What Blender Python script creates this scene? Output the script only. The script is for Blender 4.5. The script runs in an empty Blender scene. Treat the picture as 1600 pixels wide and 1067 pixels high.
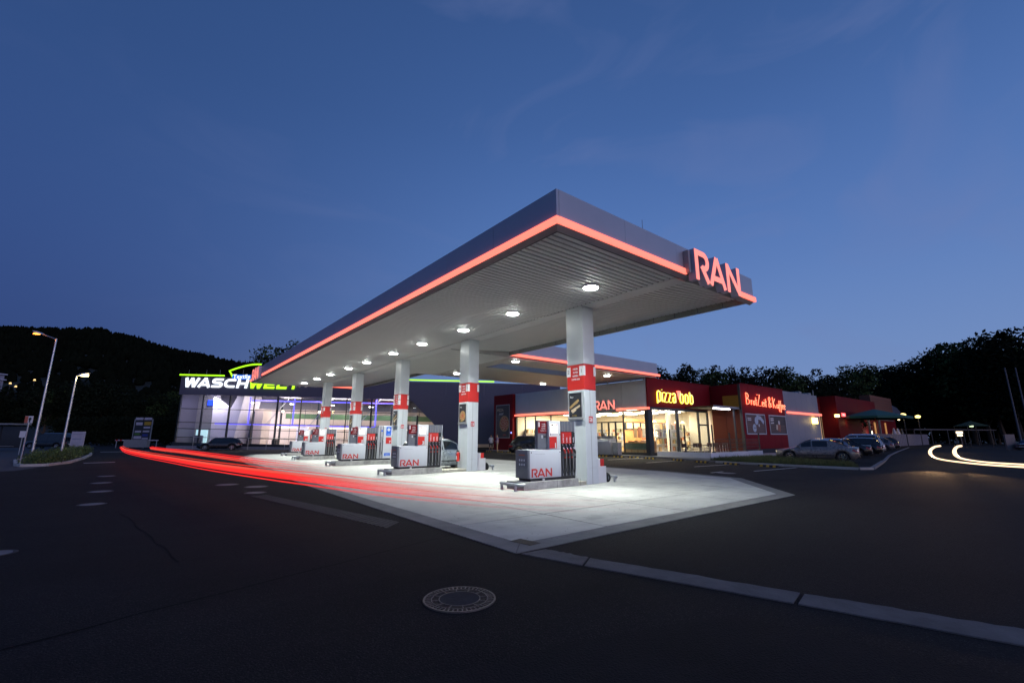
import bpy, bmesh, math, random
from mathutils import Vector, Matrix
R = math.radians
random.seed(7)
SC = bpy.context.scene
COL = SC.collection

# ------------------------------------------------------------------ camera
cd = bpy.data.cameras.new('camera'); cam = bpy.data.objects.new('camera', cd); COL.objects.link(cam)
cd.sensor_width = 36.0; cd.lens = 703.68342 / 1600 * 36.0; cd.clip_start = 0.1; cd.clip_end = 5000
YAW, PITCH, ROLL = 0.8993, 0.20717, 0.00112
Fv = Vector((math.cos(YAW) * math.cos(PITCH), math.sin(YAW) * math.cos(PITCH), math.sin(PITCH)))
Rv = Vector((math.sin(YAW), -math.cos(YAW), 0)); Uv = Rv.cross(Fv)
R2 = Rv * math.cos(ROLL) + Uv * math.sin(ROLL); U2 = Uv * math.cos(ROLL) - Rv * math.sin(ROLL)
cam.matrix_world = Matrix(((R2.x, U2.x, -Fv.x, 0), (R2.y, U2.y, -Fv.y, 0), (R2.z, U2.z, -Fv.z, 1.6), (0, 0, 0, 1)))
SC.camera = cam

# ------------------------------------------------------------------ dusk sky, afterglow, exposure
SC.view_settings.view_transform = 'Standard'; SC.view_settings.look = 'None'
SC.view_settings.exposure = 0.0; SC.view_settings.gamma = 1.0; SC.view_settings.use_curve_mapping = False
SC.render.engine = 'CYCLES'; SC.cycles.use_denoising = True
SC.cycles.max_bounces = 6; SC.cycles.diffuse_bounces = 3; SC.cycles.glossy_bounces = 3; SC.cycles.transparent_max_bounces = 12
SC.cycles.sample_clamp_indirect = 4.0; SC.cycles.caustics_reflective = False; SC.cycles.caustics_refractive = False
W = bpy.data.worlds.new('World'); SC.world = W; W.use_nodes = True
nt = W.node_tree; N = nt.nodes; L = nt.links
bg = N['Background']; bg.inputs['Strength'].default_value = 1.0
tc = N.new('ShaderNodeTexCoord')
sep = N.new('ShaderNodeSeparateXYZ'); L.new(tc.outputs['Generated'], sep.inputs[0])
def ramp(stops):
    r = N.new('ShaderNodeValToRGB'); r.color_ramp.interpolation = 'B_SPLINE'
    e = r.color_ramp.elements
    while len(e) < len(stops): e.new(0.5)
    for el, (p, c) in zip(e, stops): el.position = p; el.color = (*c, 1)
    L.new(sep.outputs['Z'], r.inputs[0]); return r
bright = ramp([(0.0, (.22, .300, .52)), (.12, (.172, .275, .53)), (.33, (.105, .208, .50)), (.6, (.050, .124, .35)), (1.0, (.018, .045, .14))])
dark = ramp([(0.0, (.028, .048, .150)), (.12, (.030, .058, .190)), (.33, (.036, .080, .250)), (.6, (.026, .068, .205)), (1.0, (.018, .045, .14))])
# the evening side of the sky lies towards -Y (behind and right), the night side towards +Y / -X
dot = N.new('ShaderNodeVectorMath'); dot.operation = 'DOT_PRODUCT'; dot.inputs[1].default_value = (.72, -.69, 0)
L.new(tc.outputs['Generated'], dot.inputs[0])
mr = N.new('ShaderNodeMapRange'); mr.interpolation_type = 'SMOOTHSTEP'
mr.inputs[1].default_value = -.92; mr.inputs[2].default_value = .10; L.new(dot.outputs['Value'], mr.inputs[0])
mx = N.new('ShaderNodeMixRGB'); L.new(mr.outputs[0], mx.inputs[0]); L.new(dark.outputs[0], mx.inputs[1]); L.new(bright.outputs[0], mx.inputs[2])
# thin wisps of cloud
mp = N.new('ShaderNodeMapping'); mp.inputs['Scale'].default_value = (2.2, 2.2, 5.0); L.new(tc.outputs['Generated'], mp.inputs[0])
mp.inputs['Rotation'].default_value = (0.3, 0.5, 0.4)
ns = N.new('ShaderNodeTexNoise'); ns.inputs['Scale'].default_value = 1.3; ns.inputs['Detail'].default_value = 6; ns.inputs['Distortion'].default_value = 1.2
L.new(mp.outputs[0], ns.inputs['Vector'])
cr = N.new('ShaderNodeMapRange'); cr.inputs[1].default_value = .53; cr.inputs[2].default_value = .80; cr.inputs[4].default_value = .30; L.new(ns.outputs[0], cr.inputs[0])
cm = N.new('ShaderNodeMath'); cm.operation = 'MULTIPLY'; L.new(cr.outputs[0], cm.inputs[0]); L.new(mr.outputs[0], cm.inputs[1])
m2 = N.new('ShaderNodeMixRGB'); L.new(cm.outputs[0], m2.inputs[0]); L.new(mx.outputs[0], m2.inputs[1]); m2.inputs[2].default_value = (.17, .21, .42, 1)
L.new(m2.outputs[0], bg.inputs['Color'])
sd = bpy.data.lights.new('afterglow', 'SUN'); sun = bpy.data.objects.new('afterglow', sd); COL.objects.link(sun)
sd.energy = 0.85; sd.angle = R(40); sd.color = (1.0, .74, .92)
SUND = Vector((.10, -1.0, .05)).normalized()
sun.rotation_euler = SUND.to_track_quat('Z', 'Y').to_euler()

# ------------------------------------------------------------------ materials
MATS = {}
def mat(name, c, rough=.6, metal=0.0, var=.12, vs=3.0, bump=0.0, bs=40.0, emit=None, es=1.0, spec=.5, coat=0.0):
    if name in MATS: return MATS[name]
    m = bpy.data.materials.new(name); m.use_nodes = True; n = m.node_tree.nodes; l = m.node_tree.links
    b = n['Principled BSDF']; b.inputs['Roughness'].default_value = rough; b.inputs['Metallic'].default_value = metal
    b.inputs['Specular IOR Level'].default_value = spec; b.inputs['Coat Weight'].default_value = coat; b.inputs['Coat Roughness'].default_value = .08
    if emit: b.inputs['Emission Color'].default_value = (*emit, 1); b.inputs['Emission Strength'].default_value = es
    t = n.new('ShaderNodeTexCoord')
    if var > 0:
        z = n.new('ShaderNodeTexNoise'); z.inputs['Scale'].default_value = vs; z.inputs['Detail'].default_value = 5; z.inputs['Roughness'].default_value = .65
        l.new(t.outputs['Object'], z.inputs['Vector'])
        r = n.new('ShaderNodeValToRGB'); e = r.color_ramp.elements; e[0].position = .3; e[1].position = .7
        e[0].color = (*[x * (1 - var) for x in c], 1); e[1].color = (*[min(1, x * (1 + var)) for x in c], 1)
        l.new(z.outputs[0], r.inputs[0]); l.new(r.outputs[0], b.inputs['Base Color'])
        q = n.new('ShaderNodeMapRange'); q.inputs[3].default_value = max(.02, rough - .08); q.inputs[4].default_value = min(1, rough + .08)
        l.new(z.outputs[0], q.inputs[0]); l.new(q.outputs[0], b.inputs['Roughness'])
    else: b.inputs['Base Color'].default_value = (*c, 1)
    if bump > 0:
        z2 = n.new('ShaderNodeTexNoise'); z2.inputs['Scale'].default_value = bs; z2.inputs['Detail'].default_value = 4; l.new(t.outputs['Object'], z2.inputs['Vector'])
        bp = n.new('ShaderNodeBump'); bp.inputs['Strength'].default_value = bump; bp.inputs['Distance'].default_value = .02
        l.new(z2.outputs[0], bp.inputs['Height']); l.new(bp.outputs[0], b.inputs['Normal'])
    MATS[name] = m; return m
def glow(name, c, s=1.0):
    if name in MATS: return MATS[name]
    m = bpy.data.materials.new(name); m.use_nodes = True; n = m.node_tree.nodes; b = n['Principled BSDF']
    b.inputs['Base Color'].default_value = (*[min(1, x) * .6 for x in c], 1); b.inputs['Roughness'].default_value = .4
    b.inputs['Emission Color'].default_value = (*c, 1); b.inputs['Emission Strength'].default_value = s
    MATS[name] = m; return m
def glassmat(name, tint=(.9, .95, .96), refl=.9, rough=.0):
    if name in MATS: return MATS[name]
    m = bpy.data.materials.new(name); m.use_nodes = True; n = m.node_tree.nodes; l = m.node_tree.links
    n.remove(n['Principled BSDF']); o = n['Material Output']
    t = n.new('ShaderNodeBsdfTransparent'); t.inputs[0].default_value = (*tint, 1)
    g = n.new('ShaderNodeBsdfGlossy'); g.inputs['Roughness'].default_value = rough; g.inputs[0].default_value = (refl, refl, refl, 1)
    f = n.new('ShaderNodeFresnel'); gm = n.new('ShaderNodeNewGeometry'); io = n.new('ShaderNodeMapRange'); io.inputs[3].default_value = 1.5; io.inputs[4].default_value = 1 / 1.5; l.new(gm.outputs['Backfacing'], io.inputs[0]); l.new(io.outputs[0], f.inputs[0])
    x = n.new('ShaderNodeMixShader'); l.new(f.outputs[0], x.inputs[0]); l.new(t.outputs[0], x.inputs[1]); l.new(g.outputs[0], x.inputs[2]); l.new(x.outputs[0], o.inputs[0])
    MATS[name] = m; return m

asph = mat('asphalt', (.0205, .020, .0198), .9, var=.38, vs=.28, bump=.9, bs=60)
_n = asph.node_tree.nodes; _l = asph.node_tree.links
_t = _n.new('ShaderNodeTexCoord'); _v = _n.new('ShaderNodeTexVoronoi'); _v.inputs['Scale'].default_value = 48; _l.new(_t.outputs['Object'], _v.inputs['Vector'])
_r = _n.new('ShaderNodeMapRange'); _r.inputs[1].default_value = .0; _r.inputs[2].default_value = .35; _r.inputs[3].default_value = 3.2; _r.inputs[4].default_value = .62; _l.new(_v.outputs['Distance'], _r.inputs[0])
_b = _n['Principled BSDF']; _b.inputs['Specular IOR Level'].default_value = .22; _src = _b.inputs['Base Color'].links[0].from_socket
_m = _n.new('ShaderNodeVectorMath'); _m.operation = 'MULTIPLY'; _l.new(_src, _m.inputs[0]); _l.new(_r.outputs[0], _m.inputs[1]); _l.new(_m.outputs[0], _b.inputs['Base Color'])
conc = mat('concrete', (.44, .44, .41), .8, var=.16, vs=1.1, bump=.35, bs=35)
concd = mat('concrete_weathered', (.44, .43, .41), .85, var=.3, vs=3.0, bump=.5, bs=30)
joint = mat('joint_sealant', (.05, .05, .05), .8)
alu = mat('aluminium_cladding', (.50, .51, .53), .34, .35, var=.05, vs=.5)
alud = mat('aluminium_trim', (.33, .34, .34), .45, .4, var=.1)
soff = mat('soffit_sheet', (.90, .905, .86), .45, .0, var=.04, vs=.4)
soffw = mat('soffit_cross', (.58, .54, .50), .5, .05, var=.05, vs=.4)
colm = mat('column_panel', (.62, .665, .685), .34, .0, var=.05, vs=1.5)
whitep = mat('white_paint', (.72, .73, .74), .4, var=.04)
bodym = mat('dispenser_grey', (.64, .67, .71), .38, .0, var=.03)
greym = mat('dispenser_dark_grey', (.13, .14, .17), .45, var=.05)
blackm = mat('black_plastic', (.014, .014, .016), .45, var=0)
rubber = mat('rubber', (.02, .02, .02), .6, var=0)
redm = mat('signal_red', (.55, .025, .018), .38, var=.04)
redd = mat('wall_red', (.18, .007, .012), .6, var=.07, vs=.8, spec=.12)
oranm = mat('wall_orange', (.065, .012, .006), .6, var=.08, spec=.15)
ochre = mat('wall_ochre', (.42, .19, .012), .5, var=.08)
steel = mat('galvanised_steel', (.50, .52, .54), .35, .8, var=.15, vs=8)
chrome = mat('chrome', (.75, .75, .76), .12, 1.0, var=0)
frame = mat('window_frame', (.028, .032, .036), .42, .2, var=.04)
greywall = mat('grey_panel_wall', (.52, .53, .54), .5, .1, var=.05, vs=.6)
washm = mat('wash_cladding', (.105, .10, .135), .45, .2, var=.06, vs=.3)
roofm = mat('roof_membrane', (.12, .12, .13), .8)
strip = glow('red_light_strip', (1.0, .165, .115), 2.0)
stripd = glow('red_sign_face', (1.0, .24, .19), 1.4)
green = glow('green_light_strip', (.42, 1.0, .012), 1.5)
lampw = glow('lamp_lens', (.95, 1.0, .96), 70)
glass = glassmat('window_glass')
glassw = glassmat('wash_glass', (.92, .93, .97), 1.0)
leafm = mat('foliage', (.040, .065, .022), .7, var=.5, vs=.6, spec=.05)
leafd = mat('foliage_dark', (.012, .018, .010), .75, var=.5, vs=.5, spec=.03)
def grime(m, amt=.35, lo=.56, hi=.70, sc=1.1, streak=(.18, 2.6, 1)):
    n = m.node_tree.nodes; l = m.node_tree.links; b = n['Principled BSDF']; src = b.inputs['Base Color'].links[0].from_socket
    t = n.new('ShaderNodeTexCoord'); v1 = n.new('ShaderNodeTexNoise'); v1.inputs['Scale'].default_value = sc; v1.inputs['Detail'].default_value = 3; l.new(t.outputs['Object'], v1.inputs['Vector'])
    r1 = n.new('ShaderNodeMapRange'); r1.interpolation_type = 'SMOOTHSTEP'; r1.inputs[1].default_value = lo; r1.inputs[2].default_value = hi; r1.inputs[3].default_value = 1; r1.inputs[4].default_value = 1 - amt; l.new(v1.outputs[0], r1.inputs[0])
    mp_ = n.new('ShaderNodeMapping'); mp_.inputs['Scale'].default_value = streak; l.new(t.outputs['Object'], mp_.inputs[0])
    v2 = n.new('ShaderNodeTexNoise'); v2.inputs['Scale'].default_value = 1.6; v2.inputs['Detail'].default_value = 6; v2.inputs['Roughness'].default_value = .7; l.new(mp_.outputs[0], v2.inputs['Vector'])
    r2 = n.new('ShaderNodeMapRange'); r2.inputs[1].default_value = .35; r2.inputs[2].default_value = .7; r2.inputs[3].default_value = 1.04; r2.inputs[4].default_value = 1 - amt * .7; l.new(v2.outputs[0], r2.inputs[0])
    k = n.new('ShaderNodeMath'); k.operation = 'MULTIPLY'; l.new(r1.outputs[0], k.inputs[0]); l.new(r2.outputs[0], k.inputs[1])
    x = n.new('ShaderNodeVectorMath'); x.operation = 'SCALE'; l.new(src, x.inputs[0]); l.new(k.outputs[0], x.inputs['Scale']); l.new(x.outputs[0], b.inputs['Base Color'])
grime(asph, .40, .50, .66, .22, (.05, .5, 1)); grime(concd, .3)
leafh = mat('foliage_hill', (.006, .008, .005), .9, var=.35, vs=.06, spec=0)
barkm = mat('bark', (.07, .055, .04), .9, bump=.6, bs=15)
linem = mat('road_paint', (.55, .55, .53), .7, var=.25, vs=6)

# ------------------------------------------------------------------ mesh builder
class MB:
    def __init__(s): s.v = []; s.f = []; s.sm = False
    def add(s, vs, fs):
        o = len(s.v); s.v += [tuple(a) for a in vs]; s.f += [tuple(i + o for i in f) for f in fs]; return s
    def box(s, x0, x1, y0, y1, z0, z1):
        if x0 > x1: x0, x1 = x1, x0
        if y0 > y1: y0, y1 = y1, y0
        if z0 > z1: z0, z1 = z1, z0
        return s.add([(x0, y0, z0), (x1, y0, z0), (x1, y1, z0), (x0, y1, z0), (x0, y0, z1), (x1, y0, z1), (x1, y1, z1), (x0, y1, z1)],
              [(0, 3, 2, 1), (4, 5, 6, 7), (0, 1, 5, 4), (1, 2, 6, 5), (2, 3, 7, 6), (3, 0, 4, 7)])
    def bev(s, x0, x1, y0, y1, z0, z1, b=.01):
        bm = bmesh.new(); bmesh.ops.create_cube(bm, size=1)
        for v in bm.verts: v.co = Vector(((x0 + x1) / 2 + v.co.x * (x1 - x0), (y0 + y1) / 2 + v.co.y * (y1 - y0), (z0 + z1) / 2 + v.co.z * (z1 - z0)))
        bmesh.ops.bevel(bm, geom=bm.edges[:], offset=b, segments=2, affect='EDGES', profile=.6)
        bm.verts.index_update(); s.add([v.co for v in bm.verts], [[v.index for v in f.verts] for f in bm.faces]); bm.free(); return s
    def prism(s, poly, z0, z1):
        n = len(poly); v = [(x, y, z0) for x, y in poly] + [(x, y, z1) for x, y in poly]
        return s.add(v, [tuple(range(n))[::-1], tuple(range(n, 2 * n))] + [(i, (i + 1) % n, n + (i + 1) % n, n + i) for i in range(n)])
    def cyl(s, p0, p1, r0, r1=None, n=12, cap=True):
        r1 = r0 if r1 is None else r1; p0 = Vector(p0); p1 = Vector(p1); d = (p1 - p0).normalized()
        a = d.orthogonal().normalized(); b = d.cross(a); v = []
        for p, r in ((p0, r0), (p1, r1)):
            for i in range(n):
                t = 2 * math.pi * i / n; v.append(p + a * r * math.cos(t) + b * r * math.sin(t))
        f = [(i, (i + 1) % n, n + (i + 1) % n, n + i) for i in range(n)]
        if cap: f += [tuple(range(n))[::-1], tuple(range(n, 2 * n))]
        return s.add(v, f)
    def tube(s, pts, r, n=8, cap=True):
        pts = [Vector(p) for p in pts]; v = []; m = len(pts); prev = None
        for i, p in enumerate(pts):
            d = (pts[min(i + 1, m - 1)] - pts[max(i - 1, 0)]).normalized()
            a = d.orthogonal().normalized() if prev is None else (prev - d * prev.dot(d)).normalized()
            prev = a; b = d.cross(a); rr = r[i] if isinstance(r, (list, tuple)) else r
            for k in range(n):
                t = 2 * math.pi * k / n; v.append(p + a * rr * math.cos(t) + b * rr * math.sin(t))
        f = [(i * n + k, i * n + (k + 1) % n, (i + 1) * n + (k + 1) % n, (i + 1) * n + k) for i in range(m - 1) for k in range(n)]
        if cap: f += [tuple(range(n))[::-1], tuple(range((m - 1) * n, m * n))]
        return s.add(v, f)
    def quad(s, a, b, c, d): return s.add([a, b, c, d], [(0, 1, 2, 3)])
    def disc(s, c, r, n=24, z=None):
        return s.add([(c[0] + r * math.cos(2 * math.pi * i / n), c[1] + r * math.sin(2 * math.pi * i / n), c[2]) for i in range(n)], [tuple(range(n))])
    def ring(s, c, r0, r1, z0, z1, n=40):
        v = []
        for r, z in ((r0, z0), (r0, z1), (r1, z1), (r1, z0)):
            v += [(c[0] + r * math.cos(2 * math.pi * i / n), c[1] + r * math.sin(2 * math.pi * i / n), z) for i in range(n)]
        return s.add(v, [(k * n + i, k * n + (i + 1) % n, ((k + 1) % 4) * n + (i + 1) % n, ((k + 1) % 4) * n + i) for k in range(4) for i in range(n)])
    def xf(s, fn): s.v = [tuple(fn(*p)) for p in s.v]; return s
    def build(s, name, m, parent=None, smooth=False, world=False):
        if world and parent is not None:
            o = WORLD_OF.get(parent.name, (0, 0, 0)); s.v = [(a - o[0], b - o[1], c - o[2]) for a, b, c in s.v]
        me = bpy.data.meshes.new(name); me.from_pydata([tuple(map(float, p)) for p in s.v], [], s.f); me.validate()
        bm = bmesh.new(); bm.from_mesh(me); bmesh.ops.recalc_face_normals(bm, faces=bm.faces); bm.to_mesh(me); bm.free()
        me.materials.append(m)
        if smooth:
            me.polygons.foreach_set('use_smooth', [True] * len(me.polygons)); me.set_sharp_from_angle(angle=R(38))
        o = bpy.data.objects.new(name, me); COL.objects.link(o)
        if parent is not None: o.parent = parent
        return o
WORLD_OF = {}
def tag(o, label=None, cat=None, group=None, kind=None):
    if label: o['label'] = label
    if cat: o['category'] = cat
    if group: o['group'] = group
    if kind: o['kind'] = kind
    return o
def thing(name, label, cat, loc=(0, 0, 0), rz=0, group=None, kind=None):
    o = bpy.data.objects.new(name, None); COL.objects.link(o); o.empty_display_size = .3
    o.location = loc; o.rotation_euler = (0, 0, rz); WORLD_OF[o.name] = tuple(loc)
    return tag(o, label, cat, group, kind)
def struct(name, mb, m, label=None, smooth=False): return tag(mb.build(name, m, smooth=smooth), label, None, None, 'structure')
def copy_tree(o, parent=None):
    c = o.copy(); COL.objects.link(c)
    if parent is not None: c.parent = parent
    for ch in [x for x in CH(o)]: copy_tree(ch, c)
    return c
def CH(o): return [x for x in bpy.data.objects if x.parent is o]
def lamp(kind, loc, power, color, size=.3, direction=(0, 0, -1), parent=None, spread=180, name='lamp_light', size_y=None, blend=.5):
    d = bpy.data.lights.new(name, kind); d.energy = power; d.color = color
    if kind == 'AREA':
        d.shape = 'DISK' if size_y is None else 'RECTANGLE'; d.size = size; d.spread = R(spread)
        if size_y: d.size_y = size_y
    elif kind == 'SPOT': d.spot_size = R(spread); d.spot_blend = blend; d.shadow_soft_size = size
    else: d.shadow_soft_size = size
    o = bpy.data.objects.new(name, d); COL.objects.link(o); 
    if parent is not None:
        w = WORLD_OF[parent.name]; loc = tuple(a - b for a, b in zip(loc, w)); o.parent = parent
    o.location = loc; o.rotation_euler = Vector(direction).to_track_quat('-Z', 'Y').to_euler(); return o

# facing frames: text / stroke local (x right, y up, z out of the wall) placed in the world
def face_my(o, out=0): return lambda x, y, z: (o[0] + x, o[1] - z, o[2] + y)      # wall looks towards -Y
def face_mx(o, out=0): return lambda x, y, z: (o[0] - z, o[1] - x, o[2] + y)      # wall looks towards -X
def face_px(o, out=0): return lambda x, y, z: (o[0] + z, o[1] + x, o[2] + y)
def face_py(o, out=0): return lambda x, y, z: (o[0] - x, o[1] + z, o[2] + y)
def text_mb(s, size, depth=.004, bold=0.0, xs=1.0, shear=0.0, rot90=False, align='LEFT', spacing=1.0):
    c = bpy.data.curves.new('t', 'FONT'); c.body = s; c.size = size; c.extrude = depth / 2; c.offset = bold; c.shear = shear; c.align_x = align; c.space_character = spacing
    c.resolution_u = 3; c.align_y = 'BOTTOM_BASELINE'
    o = bpy.data.objects.new('t', c); COL.objects.link(o); bpy.context.view_layer.update()
    me = bpy.data.meshes.new_from_object(o.evaluated_get(bpy.context.evaluated_depsgraph_get()))
    mb = MB(); mb.add([(v.co.x * xs, v.co.y, v.co.z + depth / 2) for v in me.vertices], [tuple(p.vertices) for p in me.polygons])
    if rot90: mb.xf(lambda x, y, z: (-y, x, z))
    bpy.data.objects.remove(o); bpy.data.curves.remove(c); bpy.data.meshes.remove(me); return mb
def text(name, s, size, m, parent, fr, **k): return text_mb(s, size, **k).xf(fr).build(name, m, parent, world=True)

def stroke(paths, w, depth, mb=None):
    """flat-sided letter strokes: mitred bands of width w, extruded from z=0 to depth"""
    mb = mb or MB()
    for k, path in enumerate(paths):
        P = [Vector(p) for p in path]; Lf = []; Rt = []; n = len(P)
        for i in range(n):
            d0 = (P[i] - P[i - 1]).normalized() if i else None; d1 = (P[i + 1] - P[i]).normalized() if i < n - 1 else None
            if d0 is None: d0 = d1
            if d1 is None: d1 = d0
            n0 = Vector((-d0.y, d0.x)); n1 = Vector((-d1.y, d1.x)); m = (n0 + n1).normalized(); s = min(1 / max(m.dot(n0), .3), 2.2)
            Lf.append(P[i] + m * s * w / 2); Rt.append(P[i] - m * s * w / 2)
        v = []
        for z in (0, depth + k * .0015): v += [(p.x, p.y, z) for p in Lf] + [(p.x, p.y, z) for p in Rt]
        f = []
        for i in range(n - 1):
            f += [(i, i + 1, n + i + 1, n + i), (2 * n + i, 3 * n + i, 3 * n + i + 1, 2 * n + i + 1), (i, 2 * n + i, 2 * n + i + 1, i + 1), (n + i, n + i + 1, 3 * n + i + 1, 3 * n + i)]
        f += [(0, n, 3 * n, 2 * n), (n - 1, 3 * n - 1, 4 * n - 1, 2 * n - 1)]
        mb.add(v, f)
    return mb
def arc(cx, cy, rx, ry, a0, a1, n=8): return [(cx + rx * math.cos(R(a0 + (a1 - a0) * i / n)), cy + ry * math.sin(R(a0 + (a1 - a0) * i / n))) for i in range(n + 1)]
WSTR = .19
letterside = mat('letter_side', (.62, .56, .66), .45, var=.04)
RAN_L = {
    'R': ([[(.09, 0), (.09, .995)], [(.0, .91), (.50, .91)] + arc(.50, .675, .235, .235, 90, -90, 10)[1:] + [(.40, .44)], [(.37, .50), (.74, 0)]], 0),
    'A': ([[(.0, 0), (.44, 1.0)], [(.44, 1.0), (.90, 0)], [(.20, .27), (.70, .27)]], .90),
    'N': ([[(.09, 0), (.09, 1.0)], [(.09, .93), (.83, .07)], [(.83, 0), (.83, 1.0)]], 1.97)}
def ran_sign(h, fr, parent, depth, facem, sidem, part=True, name='sign_letter', w=WSTR):
    for ch in 'RAN':
        paths, ox = RAN_L[ch]
        pp = [[((x + ox) * h, y * h) for x, y in p] for p in paths]
        if sidem:
            b = stroke(pp, w * h, depth).xf(fr).build(name, sidem, parent, world=True)
            fm = stroke(pp, w * h * .93, depth + .012)
            fm.v = [(x, y, max(z, depth - .004)) for x, y, z in fm.v]
            f = fm.xf(fr); o = WORLD_OF[parent.name]; f.v = [(a - o[0], c - o[1], e - o[2]) for a, c, e in f.v]
            f.build('lit_face', facem, b)
        else: stroke(pp, w * h, depth).xf(fr).build(name, facem, parent, world=True)
# ================================================================== GROUND
struct('ground', MB().add([(-900, -900, -.06), (1500, -900, -.06), (1500, 1500, -.06), (-900, 1500, -.06)], [(0, 1, 2, 3)]), mat('verge_ground', (.03, .035, .02), .95, var=.3, vs=.2))
struct('asphalt_yard', MB().prism([(-40, -60), (140, -60), (140, 24), (60, 24), (60, 60), (40, 110), (-6, 110), (-6, 72), (-3.6, 60), (-3.2, 40), (-4.6, 31.5), (-40, 18)], -.05, 0), asph)
struct('public_road', MB().prism([(-300, 120), (-40, 18), (-4.6, 31.5), (-3.2, 40), (-6, 72), (-6, 110), (-20, 240), (-300, 400)], -.05, -.004), mat('asphalt_road', (.055, .055, .060), .8, var=.2, vs=.3, bump=.5, bs=50))
struct('forecourt_base', MB().prism([(4.3, 5.3), (14.2, 5.45), (18.3, 8.8), (19.1, 12.3), (19.4, 46), (7.4, 46.2), (5.5, 38.9), (4.95, 33), (4.72, 28.6), (4.6, 22.6), (4.36, 16.2), (4.3, 10.8)], 0, .004), joint)
APR = [(4.22, 5.22), (14.35, 5.38), (18.4, 8.75), (19.2, 12.3), (19.5, 22), (19.6, 46.2), (7.4, 46.3), (5.45, 39), (4.92, 33), (4.68, 28.6), (4.55, 22.6), (4.33, 16.2), (4.24, 10.8)]
def clip(poly, x0, x1, y0, y1):
    for ax, lim, sg in ((0, x0, 1), (0, x1, -1), (1, y0, 1), (1, y1, -1)):
        out = []
        for i in range(len(poly)):
            a, b = poly[i - 1], poly[i]; ia = (a[ax] - lim) * sg >= 0; ib = (b[ax] - lim) * sg >= 0
            if ia != ib:
                t = (lim - a[ax]) / (b[ax] - a[ax]); out.append((a[0] + t * (b[0] - a[0]), a[1] + t * (b[1] - a[1])))
            if ib: out.append(b)
        poly = out
        if len(poly) < 3: return None
    return poly
def shrink(poly, d):
    A = sum(poly[i - 1][0] * poly[i][1] - poly[i][0] * poly[i - 1][1] for i in range(len(poly))) / 2
    sg = 1 if A > 0 else -1; n = len(poly); out = []
    for i in range(n):
        a, b, c = Vector(poly[i - 1]), Vector(poly[i]), Vector(poly[(i + 1) % n])
        if (b - a).length < 1e-4 or (c - b).length < 1e-4: out.append(tuple(b)); continue
        n0 = Vector((-(b - a).y, (b - a).x)).normalized() * sg; n1 = Vector((-(c - b).y, (c - b).x)).normalized() * sg
        m = (n0 + n1).normalized(); out.append(tuple(b + m * d / max(m.dot(n0), .4)))
    return out
apron = thing('forecourt_paving', 'pale concrete slabs under the canopy with dark joints', None, kind='structure')
xs = [3, 6.70, 9.40, 12.05, 14.7, 17.3, 20]; ys = [4, 7.38, 12.3, 17.2, 22.2, 27.1, 32, 37, 42, 47]
conc_v = [mat('slab_concrete_%s' % k, (.48 * s, .48 * s, .45 * s), .8, var=.16, vs=.9, bump=.35, bs=35) for k, s in (('a', 1.0), ('b', .93), ('c', 1.05))]
for m_ in conc_v: grime(m_, .17, .54, .70, 1.6)
INN = shrink(APR, .42); q = 0
for i in range(len(xs) - 1):
    for j in range(len(ys) - 1):
        p = clip(INN, xs[i], xs[i + 1], ys[j], ys[j + 1])
        if not p: continue
        q += 1; MB().prism(shrink(p, .013), .004, .016).build('concrete_slab', conc_v[(i * 2 + j) % 3], apron)
n = len(APR)
for i in range(n):
    a, b = APR[i], APR[(i + 1) % n]; c, d = INN[(i + 1) % n], INN[i]
    MB().prism(shrink([a, b, c, d], .006), .004, .015).build('edge_strip', mat('edge_concrete', (.22, .22, .21), .88, var=.2, vs=1.5, bump=.4, spec=.15), apron)
# gutter running off to the right in the foreground
gut = thing('concrete_gutter', 'pale concrete gutter slabs crossing the dark asphalt', None, kind='structure')
pts = [((4.28, 5.18), (4.74, 5.16)), ((4.52, 4.25), (4.87, 4.46)), ((5.17, 2.05), (5.55, 2.12)), ((5.60, .48), (6.04, .55)), ((5.98, -1.2), (6.5, -1.1)), ((6.4, -2.8), (6.95, -2.7))]
for k in range(len(pts) - 1):
    (a, b), (c, d) = pts[k], pts[k + 1]; nn = 14; Lf = []; Rt = []
    for i in range(nn + 1):
        t = (i + (.12 if i == 0 else -.12 if i == nn else 0)) / nn * .995 + .0025
        Lf.append((a[0] + (c[0] - a[0]) * t + random.uniform(-.004, .004), a[1] + (c[1] - a[1]) * t))
        Rt.append((b[0] + (d[0] - b[0]) * t + random.uniform(-.03, .02), b[1] + (d[1] - b[1]) * t))
    MB().prism(Lf + Rt[::-1], .0, .012).build('gutter_slab', mat('gutter_concrete', (.165, .16, .15), .9, var=.25, vs=2.2, bump=.6, bs=40, spec=.12), gut)
# asphalt seams / patches
def band(pl, w): 
    mb = MB(); 
    for (a, b) in zip(pl, pl[1:]):
        a, b = Vector(a), Vector(b); m = Vector((-(b - a).y, (b - a).x)).normalized() * w / 2
        mb.add([(*(a - m), .004), (*(b - m), .004), (*(b + m), .004), (*(a + m), .004)], [(0, 1, 2, 3)])
    return mb
def wig(a, b, n=14, s=.02): return [(a[0] + (b[0] - a[0]) * i / n + random.uniform(-s, s), a[1] + (b[1] - a[1]) * i / n + random.uniform(-s, s)) for i in range(n + 1)]
seamm = mat('bitumen_seam', (.006, .006, .006), .85, var=.2, spec=.1)
struct('bitumen_seam', band(wig((-1.5, 5.2), (4.3, 6.9)) , .025), seamm)
struct('bitumen_seam', band(wig((-.2, 13.0), (.55, 7.6), 14, .03), .02), seamm)
struct('asphalt_repair_patch', MB().prism([(1.05, 3.2), (3.1, 2.75), (4.4, 2.3), (5.1, -.5), (1.2, .5)], -.01, .0035), mat('asphalt_patch', (.020, .0195, .019), .92, var=.3, vs=.8, bump=.9, bs=55, spec=.15))
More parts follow.
